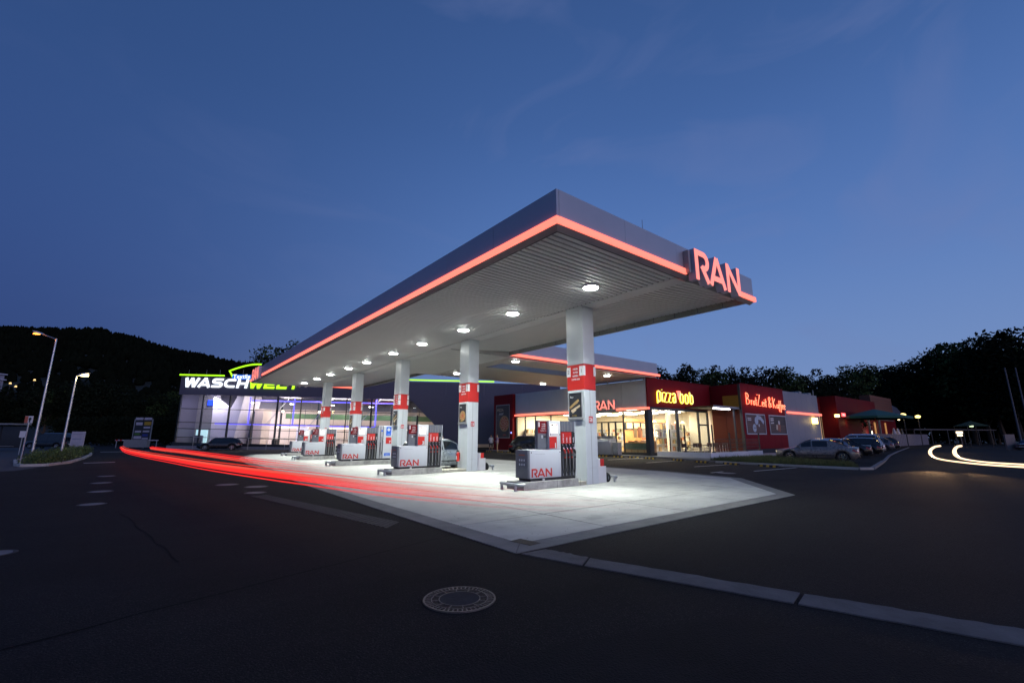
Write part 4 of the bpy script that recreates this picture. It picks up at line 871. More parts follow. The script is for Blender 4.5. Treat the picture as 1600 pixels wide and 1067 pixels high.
# ================================================================== CAR WASH HALL (stands square to the access road, turned 38.5 degrees)
WANG = YAW - math.pi / 2
FH = Vector((math.cos(YAW), math.sin(YAW), 0)); RH = Vector((math.sin(YAW), -math.cos(YAW), 0))
wash = thing('car_wash_hall', 'dark blue car wash hall with tall lit glass front and green edge light', 'building', tuple(FH * 56), WANG)
def WB(mb, name, m, p=wash, slope=True, smooth=False):
    if slope: mb.xf(lambda x, y, z: (x, y, z - .021 * (x + 41) * min(1, max(0, (z + .3) / 1.2))))
    return mb.build(name, m, p, smooth=smooth)
for a, b in seg(-41.3, 6, 10): WB(MB().box(a + .01, b - .01, 0, .3, 6.62, 8.72), 'fascia_panel', washm)
WB(MB().box(-41.3, 6, -.02, .32, 8.73, 8.86), 'parapet_trim', washm)
WB(MB().box(-41.5, 6, -.5, .2, -1.2, .45), 'plinth', mat('wash_plinth', (.26, .26, .29), .8, var=.15, bump=.3)); WB(MB().box(-41.2, 6, -.1, .3, .46, .86), 'sill_band', frame)
# arched closure on the right of the glass: dark cladding with curved edge
cp = [(-13.6, 6.4)]
cp = [(-14.2, 6.5), (-13.1, 6.35), (-12.5, 6.0), (-11.7, 5.25), (-10.8, 4.3), (-9.6, 3.1), (-8.6, 2.0), (-7.9, .7), (6, .7), (6, 6.61), (-14.2, 6.61)]
WB(MB().prism(cp, -.02, .22).xf(lambda x, y, z: (x, z, y + .02 * (x + 41))), 'side_cladding', washm)
# glazing grid
cols = [-40.9, -38.1, -34.8, -31.8, -28.9, -26, -23.4, -20.4, -17.3, -14.4, -11.6, -9.5]
rows = [.88, 1.5, 2.5, 3.25, 4.9, 6.60]
for k, x in enumerate(cols):
    wd = .16 if k % 2 == 0 or k < 3 else .05
    hz = 6.6 if x < -13 else (4.7 if x < -11 else 2.9)
    WB(MB().box(x - wd / 2, x + wd / 2, -.10, .12, .87, hz), 'mullion', frame)
for z in rows[1:-1]:
    WB(MB().box(-40.9, -13 if z > 4 else -10.4, -.06, .05, z - .035, z + .035), 'glazing_bar', frame)
for a, b in zip(cols, cols[1:]):
    for z0, z1 in zip(rows, rows[1:]):
        if a > -13 and z0 > 3.2 or a > -11.7 and z0 > 2.4: continue
        WB(MB().box(a + .09, b - .09, .0, .012, z0 + .04, z1 - .04), 'glass_pane', glassw)
# interior
lav = mat('wash_lavender', (.76, .73, .78), .6, var=.04); beige = mat('wash_beige', (.70, .60, .52), .6, var=.05, vs=.4); wgreen = mat('wash_green', (.055, .12, .05), .5); wgrey = mat('wash_grey', (.22, .21, .22), .6); wdark = mat('wash_dark', (.05, .055, .08), .6)
WB(MB().box(-41, 6, 12, 12.2, .1, 5.6), 'rear_wall', beige); WB(MB().box(-41, 6, 12, 12.2, 5.61, 8.3), 'upper_rear_wall', wgrey); WB(MB().box(-41, -38.3, 3.3, 3.5, .1, 8.3), 'office_wall', wgrey); WB(MB().box(-32, 6, 8.5, 8.6, 4.2, 4.9), 'green_band', wgreen)
WB(MB().box(-41.2, 6, .3, 12, 8.35, 8.5), 'roof_slab', mat('wash_ceiling', (.30, .29, .30), .7)); WB(MB().box(-41.2, -41.0, .3, 12, .1, 8.3), 'end_wall', washm)
WB(MB().box(-41.2, 6, .3, 12, -.1, .12), 'hall_floor', mat('wash_floor', (.35, .33, .32), .35))
WB(MB().prism([(-38.0, .12), (-35.6, .12), (-35.9, 5.1), (-37.9, 6.5), (-38.2, 6.5)], 2.0, 2.4).xf(lambda x, y, z: (x, z, y)), 'lavender_wall', lav)
WB(MB().prism([(-35.59, .12), (-35.2, .12), (-34.3, 6.9), (-34.9, 7.4), (-35.89, 5.1)], 2.0, 6).xf(lambda x, y, z: (x, z, y)), 'funnel_wall', lav)
WB(MB().box(-35.1, -33.4, 5, 5.2, .12, 5), 'dark_bay', wdark); WB(MB().box(-33.3, -32.2, 3, 5, .12, 5.2), 'beige_pier', beige)
for k in range(9): WB(MB().box(-33, 4, 3 + k * .9, 3.12 + k * .9, 7.05, 7.3), 'roof_purlin', MATS['wash_dark'])
for x in (-31.5, -26.5, -21.5, -16.5): WB(MB().box(x, x + .18, 6, 6.2, .12, 6.5), 'bay_post', frame)
for k in range(6): WB(MB().box(-41 + k * 7, -40.75 + k * 7, .4, 11.8, 7.6, 8.2), 'roof_beam', MATS['wash_ceiling'])
WB(MB().box(-34, 4, 4.0, 4.15, 7.3, 7.5), 'roof_truss', MATS['wash_ceiling']); WB(MB().box(-34, 4, 8.0, 8.15, 7.0, 7.3), 'roof_truss', MATS['wash_ceiling'])
for k, (a, b) in enumerate(((-31, -26), (-25.5, -20), (-19.5, -15))):
    WB(MB().tube([(a, 1.6, 3.2), (a + 3, 1.6, 6.9)], .05, 6), 'stay', steel)
bl = glow('blue_led', (.16, .14, 1.0), 1.8)
for x in (-33.2, -27.6, -23.7, -17.2): WB(MB().box(x - .07, x + .07, 1.5, 1.6, 3.32, 6.6), 'blue_led_tube', bl)
for a, b in seg(-33.1, -14, 3): WB(MB().box(a + .1, b - .1, 1.5, 1.6, 6.1, 6.24), 'blue_led_tube', bl)
for a, b in seg(-37, -14, 4): WB(MB().box(a + .05, b - .05, .9, 1.0, 3.12, 3.24), 'blue_led_tube', bl)
WB(MB().box(-39.6, -39.0, 3, 3.2, 5.5, 6.2), 'blue_screen', glow('blue_screen', (.02, .08, 1), 1.2))
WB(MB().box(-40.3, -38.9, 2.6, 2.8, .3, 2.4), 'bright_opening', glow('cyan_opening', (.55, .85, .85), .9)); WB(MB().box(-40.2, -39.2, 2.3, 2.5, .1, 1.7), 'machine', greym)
wl = glow('wash_lamp', (1, .93, .82), 14)
for k, (x, z) in enumerate(((-33.6, 5.9), (-28.4, 5.85), (-23.2, 5.8), (-18.2, 5.7))): WB(MB().cyl((x, 2.6, z), (x, 2.6, z + .08), .26, n=16), 'ceiling_lamp', wl)
for x in (-29.3, -24.6): WB(MB().cyl((x, 2.2, 4.8), (x, 2.2, 5.05), .16, n=12), 'ceiling_lamp', glow('wash_lamp_small', (1, .85, .6), 10))
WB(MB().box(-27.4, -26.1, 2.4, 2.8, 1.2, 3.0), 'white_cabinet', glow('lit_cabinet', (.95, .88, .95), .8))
WB(MB().box(-26, -11, 8, 8.1, 2.9, 3.05), 'tube_row', glow('warm_tube', (1, .8, .55), 3)); WB(MB().box(-33, -28.4, 8, 8.1, 2.9, 3.05), 'tube_row', MATS['warm_tube'])
for k in range(12): WB(MB().box(-33 + k * 2, -32.97 + k * 2, 7.9, 7.98, .12, 5.6), 'wall_joint', MATS['wash_dark'])
for x in (-29.8, -24.5, -19.5): WB(MB().box(x, x + .5, 1.2, 1.7, .1, 1.4), 'vacuum_unit', frame)
for x, y, w_ in [(x, y, w_) for x in (-37.5, -31, -24, -17) for y, w_ in ((1.1, 330), (7, 950))]:  # front row added, tilted inward to brighten wall faces; rear row lights the hall
    l_ = lamp('AREA', (0, 0, 0), w_, (1, .86, .76) if x > -35 else (.95, .88, 1), 3 if y > 2 else 1.2); l_.parent = wash; l_.location = (x, y, 6.9); l_.rotation_euler = (R(25) if y < 2 else 0, 0, 0)
    l_.name = 'hall_and_fill_light'
# railing before the glass
rl = MB(); rl.cyl((-38.3, -.7, 1.45), (-9, -.7, 1.1), .03, n=6); 
for k in range(14): rl.cyl((-38.2 + k * 2.2, -.7, 0), (-38.2 + k * 2.2, -.7, 1.42 - k * .024), .025, n=6)
rt = thing('railing', 'thin steel railing running along the foot of the car wash glass', 'railing', tuple(FH * 56), WANG); rl.build('rail', steel, rt)
# green light strips, arc and letters
WB(MB().box(-41.5, -35.9, -.12, -.03, 8.98, 9.14), 'green_strip', green)
for a, b in seg(-14.6, -2.2, 3): WB(MB().box(a + .02, b - .02, -.12, -.03, 8.97, 9.12), 'green_strip', green)
arcP = [(-34.9, 8.85), (-35.1, 9.25), (-35.35, 9.55)] + [(-35.35 + 3.9 * t, 9.55 + 1.05 * math.sin(t * 1.75) / math.sin(1.35) * .78) for t in [i / 12 for i in range(1, 13)]]
MB().tube([(x, -.1, z) for x, z in arcP], .095, 8).build('green_arc', green, wash, smooth=True)
for x in (-40.5, -38.3, -36.6, -33.7): MB().cyl((x, .1, 8.6), (x, .1, 9.7), .012, n=5).build('lightning_rod', alud, wash)
whl = glow('white_letter', (.85, .93, 1.0), 1.7); grl = glow('green_letter', (.50, 1.0, .02), 1.5); bll = glow('textile_blue', (.02, .16, .75), 1.0)
# extended bold letters with stroke geometry
WL = {'W': ([[(.02, 1), (.28, 0)], [(.28, 0), (.56, .98)], [(.56, .98), (.84, 0)], [(.84, 0), (1.12, 1)]], 1.20), 'A': ([[(.0, 0), (.45, 1)], [(.45, 1), (.92, 0)], [(.2, .28), (.75, .28)]], 1.04),
      'S': ([[(.92, .88), (.30, .88)] + arc(.28, .70, .19, .18, 90, 270, 6) + [(.66, .50)] + arc(.68, .31, .19, .19, 90, -90, 6) + [(.04, .12)]], 1.04),
      'C': ([[(.95, .86), (.45, .86)] + arc(.42, .5, .33, .36, 90, 270, 10) + [(.95, .14)]], 1.06), 'H': ([[(.12, 0), (.12, 1)], [(.86, 0), (.86, 1)], [(.12, .5), (.86, .5)]], 1.08),
      'E': ([[(.95, .88), (.12, .88)], [(.12, 1), (.12, 0)], [(.12, .5), (.88, .5)], [(.12, .12), (.95, .12)]], 1.06), 'L': ([[(.12, 1), (.12, 0)], [(.12, .12), (.9, .12)]], .96), 'T': ([[(.0, .88), (.96, .88)], [(.48, .9), (.48, 0)]], 1.0)}
x = -40.75
for s, m_ in (('WASCH', whl), ('WELT', grl)):
    for ch in s:
        pp, adv = WL[ch]; sc_ = 1.32
        stroke([[(px_ * sc_ * 1.06, py_ * 1.14) for px_, py_ in p] for p in pp], .27, .12).xf(lambda a, b, c, x=x: (x + a + b * .18, -.05 - c, 7.56 + b - .021 * (x + a + 41))).build('sign_letter', m_, wash)
        x += adv * sc_ * 1.13
tx = MB().box(-34.85, -32.3, -.16, -.10, 8.62, 9.22); WB(tx, 'textile_board', bll, slope=True)
text_mb('Textile', .72, bold=.016, spacing=1.05).xf(lambda a, b, c: (-34.75 + a, -.17 - c, 8.60 + b)).build('textile_letters', glow('textile_white', (.9, .95, 1), 1.4), wash)

# ================================================================== CARS
def smooth(a, b, t): t = max(0, min(1, (t - a) / (b - a))); return t * t * (3 - 2 * t)
paint = lambda n, c, metal=.5: mat('car_paint_' + n, c, .28, metal, var=.02, coat=.9)
carglass = mat('car_glass', (.012, .015, .018), .06, 0, var=0, spec=.8)
lampred = mat('tail_lamp', (.30, .01, .01), .2, 0, var=0, coat=1); lampc = mat('head_lamp', (.55, .56, .58), .1, .6, var=0, coat=1)
platem = mat('number_plate', (.62, .62, .58), .5, var=0)
def make_car(label, pm, kind='sedan', Ln=4.5, Wd=1.78, H=1.43, group=None, clear_glass=False):
    t = thing('parked_car', label, 'car', (0, 0, 0), 0, group)

    hw = Wd / 2; f, r = Ln / 2, -Ln / 2; wx = (f - .82, r + .88); wr = .315
    hood, belt = (.80, .92)
    def top(x):   # shoulder line of the lower body
        z = belt - (belt - .70) * smooth(f - 1.5, f + .05, x) * .95
        z -= (.06 if kind != 'sedan' else .02) * smooth(r + .25, r, x)
        return z
    def low(x):
        z = .20 + .10 * smooth(f - .35, f, x) + .14 * smooth(r + .3, r, x)
        for w in wx:
            d = abs(x - w)
            if d < wr + .07: z = max(z, .30 + math.sqrt((wr + .07) ** 2 - d * d) * .98)
        return z
    def half(x): return hw * (1 - .22 * smooth(f - .55, f + .02, x) ** 1.3 - .13 * smooth(r + .45, r, x))
    xs_ = [r, r + .03]; 
    while xs_[-1] < f - .04: xs_.append(xs_[-1] + .07)
    xs_ += [f - .02, f]
    ring = []; NS = 11
    for x in xs_:
        w = half(x); zt, zl = top(x), low(x); end = 1 - .10 * (smooth(r + .06, r, x) + smooth(f - .06, f, x))
        q = [(w * .90, zl), (w * .985, zl + (zt - zl) * .12), (w * 1.0, zl + (zt - zl) * .38), (w * .995, zl + (zt - zl) * .62), (w * .975, zl + (zt - zl) * .86), (w * .90, zt), (w * .5, zt + .035 * (1 - smooth(f - .2, f, x))), (0, zt + .045 * (1 - smooth(f - .2, f, x)))]
        q = [(a * end, b) for a, b in q]
        ring.append([(x, a, b) for a, b in q] + [(x, -a, b) for a, b in q[-2::-1]])
    mb = MB(); n = len(ring[0]); v = [p for rr in ring for p in rr]
    fc = [(i * n + k, i * n + k + 1, (i + 1) * n + k + 1, (i + 1) * n + k) for i in range(len(ring) - 1) for k in range(n - 1)]
    fc += [tuple(range(n)), tuple(range((len(ring) - 1) * n, len(ring) * n))]; mb.add(v, fc)
    mb.build('body', pm, t, smooth=True)
    MB().box(r + .25, f - .3, -hw * .8, hw * .8, .18, .5).build('underbody', blackm, t)
    # cabin
    if kind == 'sedan': A, B_, C_, D_ = f - 1.22, f - 2.15, r + 1.55, r + .50
    elif kind == 'wagon': A, B_, C_, D_ = f - 1.25, f - 2.0, r + .55, r + .10
    else: A, B_, C_, D_ = f - 1.15, f - 1.85, r + .85, r + .12
    def roof(x):
        u = smooth(A + .1, B_ - .05, x) if x > B_ - .05 else 1
        v2 = smooth(D_ - .05, C_ + .15, x) if x < C_ + .15 else 1
        if x > B_ - .05: u = math.sin(max(0, min(1, (A + .05 - x) / (A - B_ + .1))) * math.pi / 2) ** .85
        if x < C_ + .15: v2 = math.sin(max(0, min(1, (x - D_ + .02) / (C_ - D_ + .17))) * math.pi / 2) ** (.9 if kind == 'sedan' else .7)
        crown = H - (.055 if kind == 'sedan' else .02) * abs((x - (B_ + C_) / 2) / .9) ** 2
        return top(x) + (crown - top(x)) * min(u, v2)
    def side(x, s, out=0):  # s 0..1 from belt to roof edge
        zb, zt = top(x) - .02, roof(x); wb = half(x) * .93; hgt = (zt - zb) / (H - belt)
        wt = wb - (.21 * hgt); return (x, wb + (wt - wb) * s ** 1.15 + out, zb + (zt - zb - .05 * min(1, hgt)) * s)
    xs2 = []; x = D_
    while x < A: xs2.append(x); x += .08
    xs2.append(A)
    rg = []
    for x in xs2:
        L_ = [side(x, s) for s in (0, .33, .66, 1)]; zt = roof(x); w1 = L_[-1][1]
        L_ += [(x, w1 * .82, zt - .008), (x, w1 * .4, zt + .012), (x, 0, zt + .016)]
        rg.append(L_ + [(a, -b, c) for a, b, c in L_[-2::-1]])
    n = len(rg[0]); mb = MB(); mb.add([p for rr in rg for p in rr], [(i * n + k, i * n + k + 1, (i + 1) * n + k + 1, (i + 1) * n + k) for i in range(len(rg) - 1) for k in range(n - 1)] + [tuple(range(n)), tuple(range((len(rg) - 1) * n, len(rg) * n))])
    mb.build('roof', pm, t, smooth=True)
    # side windows
    splits = [A - .28, (A + C_) / 2 + .02, C_ + .02, D_ + .28] if kind != 'sedan' else [A - .28, (A + C_) / 2, C_ + .02]
    for sg_ in (1, -1):
        for xa, xb in zip(splits, splits[1:]):
            v = []; m_ = 7
            for i in range(m_ + 1):
                x = (xa - .04) + (xb + .04 - xa + .04) * i / m_
                for s in (.12, .5, .90): a, b, c = side(x, s, .008); v.append((a, sg_ * b, c))
            MB().add(v, [(i * 3 + k, i * 3 + k + 1, i * 3 + 4 + k, i * 3 + 3 + k) for i in range(m_) for k in (0, 1)]).build('side_window', carglass, t, smooth=True)
    def slopewin(x0, x1, nm):
        v = []; m_ = 7
        for i in range(m_ + 1):
            x = x0 + (x1 - x0) * i / m_; w1 = side(x, 1)[1] * (.93); z = roof(x) + .012
            for k in (-1, -.5, 0, .5, 1): v.append((x, w1 * k, z + .008 - .012 * abs(k)))
        MB().add(v, [(i * 5 + k, i * 5 + k + 1, i * 5 + 6 + k, i * 5 + 5 + k) for i in range(m_) for k in range(4)]).build(nm, carglass, t, smooth=True)
    slopewin(A - .10, B_ + .04, 'windscreen'); slopewin(D_ + .04 if kind != 'sedan' else D_ + .10, C_ - .05, 'rear_window')
    # wheels
    for x in wx:
        for sg_ in (1, -1):
            y = sg_ * (hw - .12)
            ty = MB().tube([(x + (wr - .055) * math.cos(a * .3142), y, wr + (wr - .055) * math.sin(a * .3142)) for a in range(21)], .062, 8); ty.xf(lambda a, b, c, y=y: (a, y + (b - y) * 1.55, c))
            w_ = ty.build('wheel', rubber, t, smooth=True)
            MB().cyl((x, y + sg_ * .02, wr), (x, y + sg_ * .05, wr), .21, .20, n=24).build('rim_well', mat('rim_dark', (.05, .05, .05), .5, var=0), w_)
            rm = MB().ring((0, 0), .185, .215, 0, .03, 24).xf(lambda a, b, c, x=x, y=y, sg_=sg_: (x + a, y + sg_ * (.055 + c), wr + b))
            for k in range(5):
                a = k * 1.2566; rm.add([(x + .03 * math.cos(a + 1.57) * s1 + r1 * math.cos(a), y + sg_ * .082, wr + .03 * math.sin(a + 1.57) * s1 + r1 * math.sin(a)) for s1, r1 in ((-1, .02), (1, .02), (1, .20), (-1, .20))], [(0, 1, 2, 3)])
            rm.cyl((x, y + sg_ * .06, wr), (x, y + sg_ * .09, wr), .04, n=10); rm.build('rim', chrome, w_)
    # lamps, mirrors, handles, plates
    for sg_ in (1, -1):
        y = sg_
        MB().add([(f - .03, y * hw * .46, .56), (f - .34, y * hw * .915, .60), (f - .44, y * hw * .90, .71), (f - .10, y * hw * .46, .69)], [(0, 1, 2, 3)]).xf(lambda a, b, c: (a + .035, b * 1.012, c)).build('headlight', lampc, t)
        MB().add([(r - .012, y * hw * .60, .64), (r - .012, y * hw * .80, .62), (r + .10, y * hw * .925, .62), (r + .36, y * hw * .985, .72), (r + .30, y * hw * .955, .82), (r + .04, y * hw * .86, .84), (r - .004, y * hw * .62, .82)], [(0, 1, 2, 3, 4, 5, 6)]).xf(lambda a, b, c: (a - .006, b * 1.015, c)).build('tail_light', lampred, t)
        MB().bev(A - .22, A - .10, y * (hw - .02), y * (hw + .17), .93, 1.05, .03).build('wing_mirror', pm, t, smooth=True) if y > 0 else MB().bev(A - .22, A - .10, -(hw + .17), -(hw - .02), .93, 1.05, .03).build('wing_mirror', pm, t, smooth=True)
        for xh in ((A + C_) / 2 + .16, C_ + .12):
            MB().box(xh, xh + .2, y * (hw * .975), y * (hw * .975 + .03), .76, .79).build('door_handle', pm, t)
        MB().box(wx[1] + .42, wx[0] - .42, y * hw * .98, y * (hw + .006), .40, .44).build('side_trim', blackm, t)
        for xh in (A - .2, (A + C_) / 2, C_ + .1): MB().box(xh - .004, xh + .004, y * hw * .955, y * (hw + .004), .30, .86).build('door_gap', blackm, t)
    MB().box(f - .01, f + .02, -.26, .26, .36, .47).build('number_plate', platem, t); MB().box(r - .022, r + .01, -.26, .26, .50, .61).build('number_plate', platem, t)
    MB().box(f - .02, f + .012, -.42, .42, .50, .62).build('grille', blackm, t); MB().box(r + .02, r - .012, -hw * .75, hw * .75, .30, .36).build('bumper_trim', blackm, t)
    return t
def put(c, x, y, deg, z=0): c.location = (x, y, z); c.rotation_euler = (0, 0, R(deg)); return c
put(make_car('silver grey saloon parked nearest in the row beside the grass strip', paint('silver', (.26, .235, .215)), 'sedan', 4.6, 1.76, 1.42, 'cars parked right of the shop'), 35.3, 11.6, 103)
put(make_car('pale silver blue estate car right behind the silver grey saloon', paint('blue_silver', (.16, .20, .26)), 'wagon', 4.2, 1.7, 1.46, 'cars parked right of the shop'), 39.6, 12.9, 101)
put(make_car('black estate car in the middle of the row, red tail light towards the lane', paint('black', (.012, .012, .016)), 'wagon', 4.6, 1.8, 1.52, 'cars parked right of the shop'), 49.0, 13.5, 100)
put(make_car('low black saloon squeezed between the pale blue estate and the black estate', paint('black5', (.014, .014, .018)), 'sedan', 4.5, 1.78, 1.44, 'cars parked right of the shop'), 44.0, 13.0, 102)
put(make_car('grey compact car second from the far end of the row', paint('grey5', (.12, .12, .14)), 'hatch', 4.1, 1.75, 1.52, 'cars parked right of the shop'), 65.5, 15.9, 99)
put(make_car('tall silver off-roader behind the black estate car', paint('pale', (.40, .42, .46)), 'wagon', 4.6, 1.85, 1.85, 'cars parked right of the shop'), 54.8, 14.6, 100)
put(make_car('black hatchback farthest in the row, next to the restaurant terrace', paint('black2', (.014, .014, .02)), 'hatch', 4.2, 1.75, 1.60, 'cars parked right of the shop'), 73.0, 17.0, 99)
put(make_car('silver car standing between the second and third pump islands', paint('silver2', (.46, .50, .52)), 'wagon', 4.1, 1.74, 1.48), 11.85, 20.7, 1)
put(make_car('black hatchback parked before the left shop windows, tail to the pumps', paint('black3', (.012, .013, .016)), 'hatch', 4.5, 1.86, 1.66), 27.2, 31.0, -40)
put(make_car('black compact car parked at the foot of the car wash glass', paint('black4', (.012, .012, .018)), 'hatch', 4.3, 1.8, 1.45), *(tuple(FH * 53.2 + RH * -33.6)[:2]), math.degrees(WANG) + 205)
put(make_car('dark blue van standing on the road beyond the two street lamps', paint('navy', (.004, .005, .010), .2), 'wagon', 4.9, 1.9, 1.95), -9.6, 84.0, 145)
put(make_car('dark car with lit paint glints at the right picture edge', paint('blue', (.02, .05, .14)), 'hatch', 4.3, 1.8, 1.5), 86.0, 4.4, 150)

# ================================================================== PEOPLE (standing, seen far off beside the red pylon wall)
def person(label, x, y, rz, shirt, legs, skinc, hair, lean=0):
    t = thing('person', label, 'person', (x, y, 0), rz)
    me = bpy.data.meshes.new('body'); bm = bmesh.new()
    J = [((0, 0, .95), .13), ((0, 0, 1.15), .13), ((0, 0, 1.35), .15), ((0, 0, 1.47), .07), ((0, .01, 1.55), .065), ((0, .02, 1.66), .095), ((0, .01, 1.76), .06),
         ((-.17, 0, 1.42), .06), ((-.24, .02, 1.14), .045), ((-.18, .16, .96), .035), ((-.13, .22, .93), .03), ((.17, 0, 1.42), .06), ((.25, .0, 1.14), .045), ((.16, .2, 1.08), .035), ((.1, .24, 1.12), .03),
         ((-.10, 0, .88), .10), ((-.12, .03, .50), .06), ((-.13, -.02, .09), .04), ((-.14, .13, .035), .035), ((.10, 0, .88), .10), ((.13, .01, .50), .06), ((.15, -.03, .09), .04), ((.17, .12, .035), .035)]
    E_ = [(0, 1), (1, 2), (2, 3), (3, 4), (4, 5), (5, 6), (2, 7), (7, 8), (8, 9), (9, 10), (2, 11), (11, 12), (12, 13), (13, 14), (0, 15), (15, 16), (16, 17), (17, 18), (0, 19), (19, 20), (20, 21), (21, 22)]
    vs = [bm.verts.new(p) for p, _ in J]
    for a, b in E_: bm.edges.new((vs[a], vs[b]))
    bm.to_mesh(me); bm.free(); o = bpy.data.objects.new('body', me); COL.objects.link(o)
    md = o.modifiers.new('skin', 'SKIN')
    for sv, (p, rr) in zip(me.skin_vertices[0].data, J): sv.radius = (rr, rr)
    me.skin_vertices[0].data[0].use_root = True
    s = o.modifiers.new('sub', 'SUBSURF'); s.levels = s.render_levels = 1
    bpy.context.view_layer.update()
    m2_ = bpy.data.meshes.new_from_object(o.evaluated_get(bpy.context.evaluated_depsgraph_get())); o.modifiers.clear(); o.data = m2_; o.parent = t
    for m_ in (mat('skin_' + skinc, (.42, .25, .17), .6), shirt, legs, hair): m2_.materials.append(m_)
    for p in m2_.polygons:
        c = p.center; p.use_smooth = True
        p.material_index = 1 if (.93 < c.z < 1.47 and abs(c.x) < .27 and not (c.z < 1.2 and abs(c.x) > .19)) else (2 if .48 < c.z <= .93 and abs(c.x) < .19 and c.y < .15 else (2 if c.z < .06 else 0))
    hb = MB().cyl((0, .0, 1.70), (0, .0, 1.80), .088, .05, n=12); hb.build('hair', hair, t, smooth=True)
    for sx_ in (-.03, .03): MB().cyl((sx_, .112, 1.675), (sx_, .118, 1.675), .010, n=8).build('eye', blackm, t)
    MB().cyl((0, .11, 1.645), (0, .135, 1.635), .013, .008, n=8).build('nose', m2_.materials[0], t)
    return t
wsh = mat('shirt_white', (.60, .62, .66), .8); psh = mat('shirt_purple', (.22, .17, .34), .8); sho = mat('shorts_dark', (.03, .035, .07), .8); hai = mat('hair_brown', (.06, .04, .025), .8); tan_ = mat('trousers_tan', (.30, .22, .16), .8)
person('person in a white T-shirt and dark shorts standing beside the red pylon wall', 29.15, 40.3, 2.6, wsh, sho, 'a', hai)
person('person in a purple top and light trousers standing close to the one in white', 29.35, 39.45, 1.2, psh, tan_, 'b', hai)

# ================================================================== STREET FURNITURE, LEFT
def street_lamp(x, y, h, arm, label, col, power, headdir, glowname):
    t = thing('street_lamp', label, 'street lamp', (x, y, 0))
    MB().cyl((0, 0, 0), (0, 0, h), .085, .05, n=12).build('pole', steel, t, smooth=True)
    dx, dy, dz = headdir
    MB().tube([(0, 0, h - .03), (dx * arm, dy * arm, h + dz * arm)], .035, 8).build('arm', steel, t)
    hx = Vector((dx * arm, dy * arm, h + dz * arm)); d = Vector((dx, dy, dz)).normalized(); sd_ = Vector((-dy, dx, 0)).normalized(); e = hx + d * .8
    mb = MB(); v = []
    for p, w, th in ((hx, .06, .04), (hx + d * .25, .13, .07), (hx + d * .6, .14, .06), (e, .08, .03)):
        v += [p + sd_ * w + Vector((0, 0, th)), p - sd_ * w + Vector((0, 0, th)), p - sd_ * w - Vector((0, 0, th * .4)), p + sd_ * w - Vector((0, 0, th * .4))]
    mb.add(v, [(i * 4 + k, i * 4 + (k + 1) % 4, (i + 1) * 4 + (k + 1) % 4, (i + 1) * 4 + k) for i in range(3) for k in range(4)] + [(0, 1, 2, 3), (12, 13, 14, 15)]); mb.build('lamp_head', whitep, t, smooth=True)
    c = hx + d * .5
    MB().add([(c.x + .28 * math.cos(a) * d.x + .13 * math.sin(a) * sd_.x, c.y + .28 * math.cos(a) * d.y + .13 * math.sin(a) * sd_.y, c.z - .05 - b) for b, s_ in ((0, 1), (.10, .6)) for a in [i * math.pi / 8 for i in range(16)]],
             [(i, (i + 1) % 16, 16 + (i + 1) % 16, 16 + i) for i in range(16)] + [tuple(range(16, 32))]).build('lamp_lens', glow(glowname, col, 3.2 if glowname.startswith('sodium') else 12), t)
    lamp('POINT', (x + c.x, y + c.y, c.z - .25), power, col, .15, parent=t)
street_lamp(-6.29, 47.8, 8.8, 1.2, 'tall grey street lamp with orange light and long arm, left of the road', (1.0, .30, .045), 60, (-.72, .57, .30), 'sodium_glow')
street_lamp(-4.53, 45.3, 5.85, .10, 'shorter grey street lamp with white light, right of the orange one', (1.0, .80, .36), 60, (.75, -.6, .22), 'white_street_glow')
bs = thing('traffic_sign', 'small square white and red sign on a thin grey pole before the shrubs', 'sign', (-5.14, 36.16, 0), WANG)
MB().cyl((0, 0, 0), (0, 0, 2.62), .03, n=8).build('pole', steel, bs)
MB().box(-.20, .22, -.05, -.02, 2.28, 2.66).build('sign_panel', whitep, bs); MB().box(-.20, -.02, -.055, -.05, 2.29, 2.65).build('red_field', mat('sign_orange_red', (.55, .14, .08), .5), bs)
MB().cyl((.09, -.052, 2.50), (.09, -.057, 2.50), .075, n=14).build('symbol', frame, bs); MB().box(.05, .12, -.057, -.052, 2.32, 2.44).build('symbol', frame, bs)
b2 = thing('bus_stop_sign', 'small pale plate on a thin post beside the bus shelter', 'sign', (-8.4, 57.7, 0), WANG)
MB().cyl((0, 0, 0), (0, 0, 2.0), .03, n=8).build('post', steel, b2); MB().box(-.25, .25, -.04, -.02, 1.45, 2.0).build('plate', whitep, b2)
bd = thing('advertising_board', 'leaning white advertising board with faint blue print behind the shrubs', 'sign', (-4.95, 58.5, 0), WANG)
MB().box(-.62, .58, 0, .10, .15, 1.98).build('board', mat('board_white', (.44, .43, .50), .5), bd)
text_mb('Waschwelt', .19).xf(lambda x, y, z: (-.5 + x, -.005 - z, 1.25 + y)).build('board_text', mat('print_blue', (.12, .25, .40), .5), bd)
for k in range(4): MB().box(-.5, .42 - .1 * (k % 2), -.006, 0, .95 - k * .12, .99 - k * .12).build('board_line', mat('print_pale', (.30, .32, .40), .5), bd)
MB().box(-.5, .45, -.006, 0, 1.72, 1.78).build('board_line', MATS['print_pale'], bd)
for sx_ in (-.4, .4): MB().cyl((sx_, .05, 0), (sx_, .05, .16), .03, n=6).build('foot', steel, bd)
tt = thing('totem_sign', 'dark sign board with eight small company panels standing by the entrance road', 'sign', (-.55, 89.9, 0), WANG)
for sx_ in (-1.35, 1.35): MB().box(sx_ - .06, sx_ + .06, -.05, .05, 0, 4.1).build('post', alud, tt)
MB().box(-1.28, 1.28, -.03, .03, 1.0, 3.85).build('back_board', frame, tt)
for x in (-1.25, .08): MB().box(x, x + 1.15, -.07, -.03, 3.98, 4.34).build('top_panel', MATS['board_white'], tt)
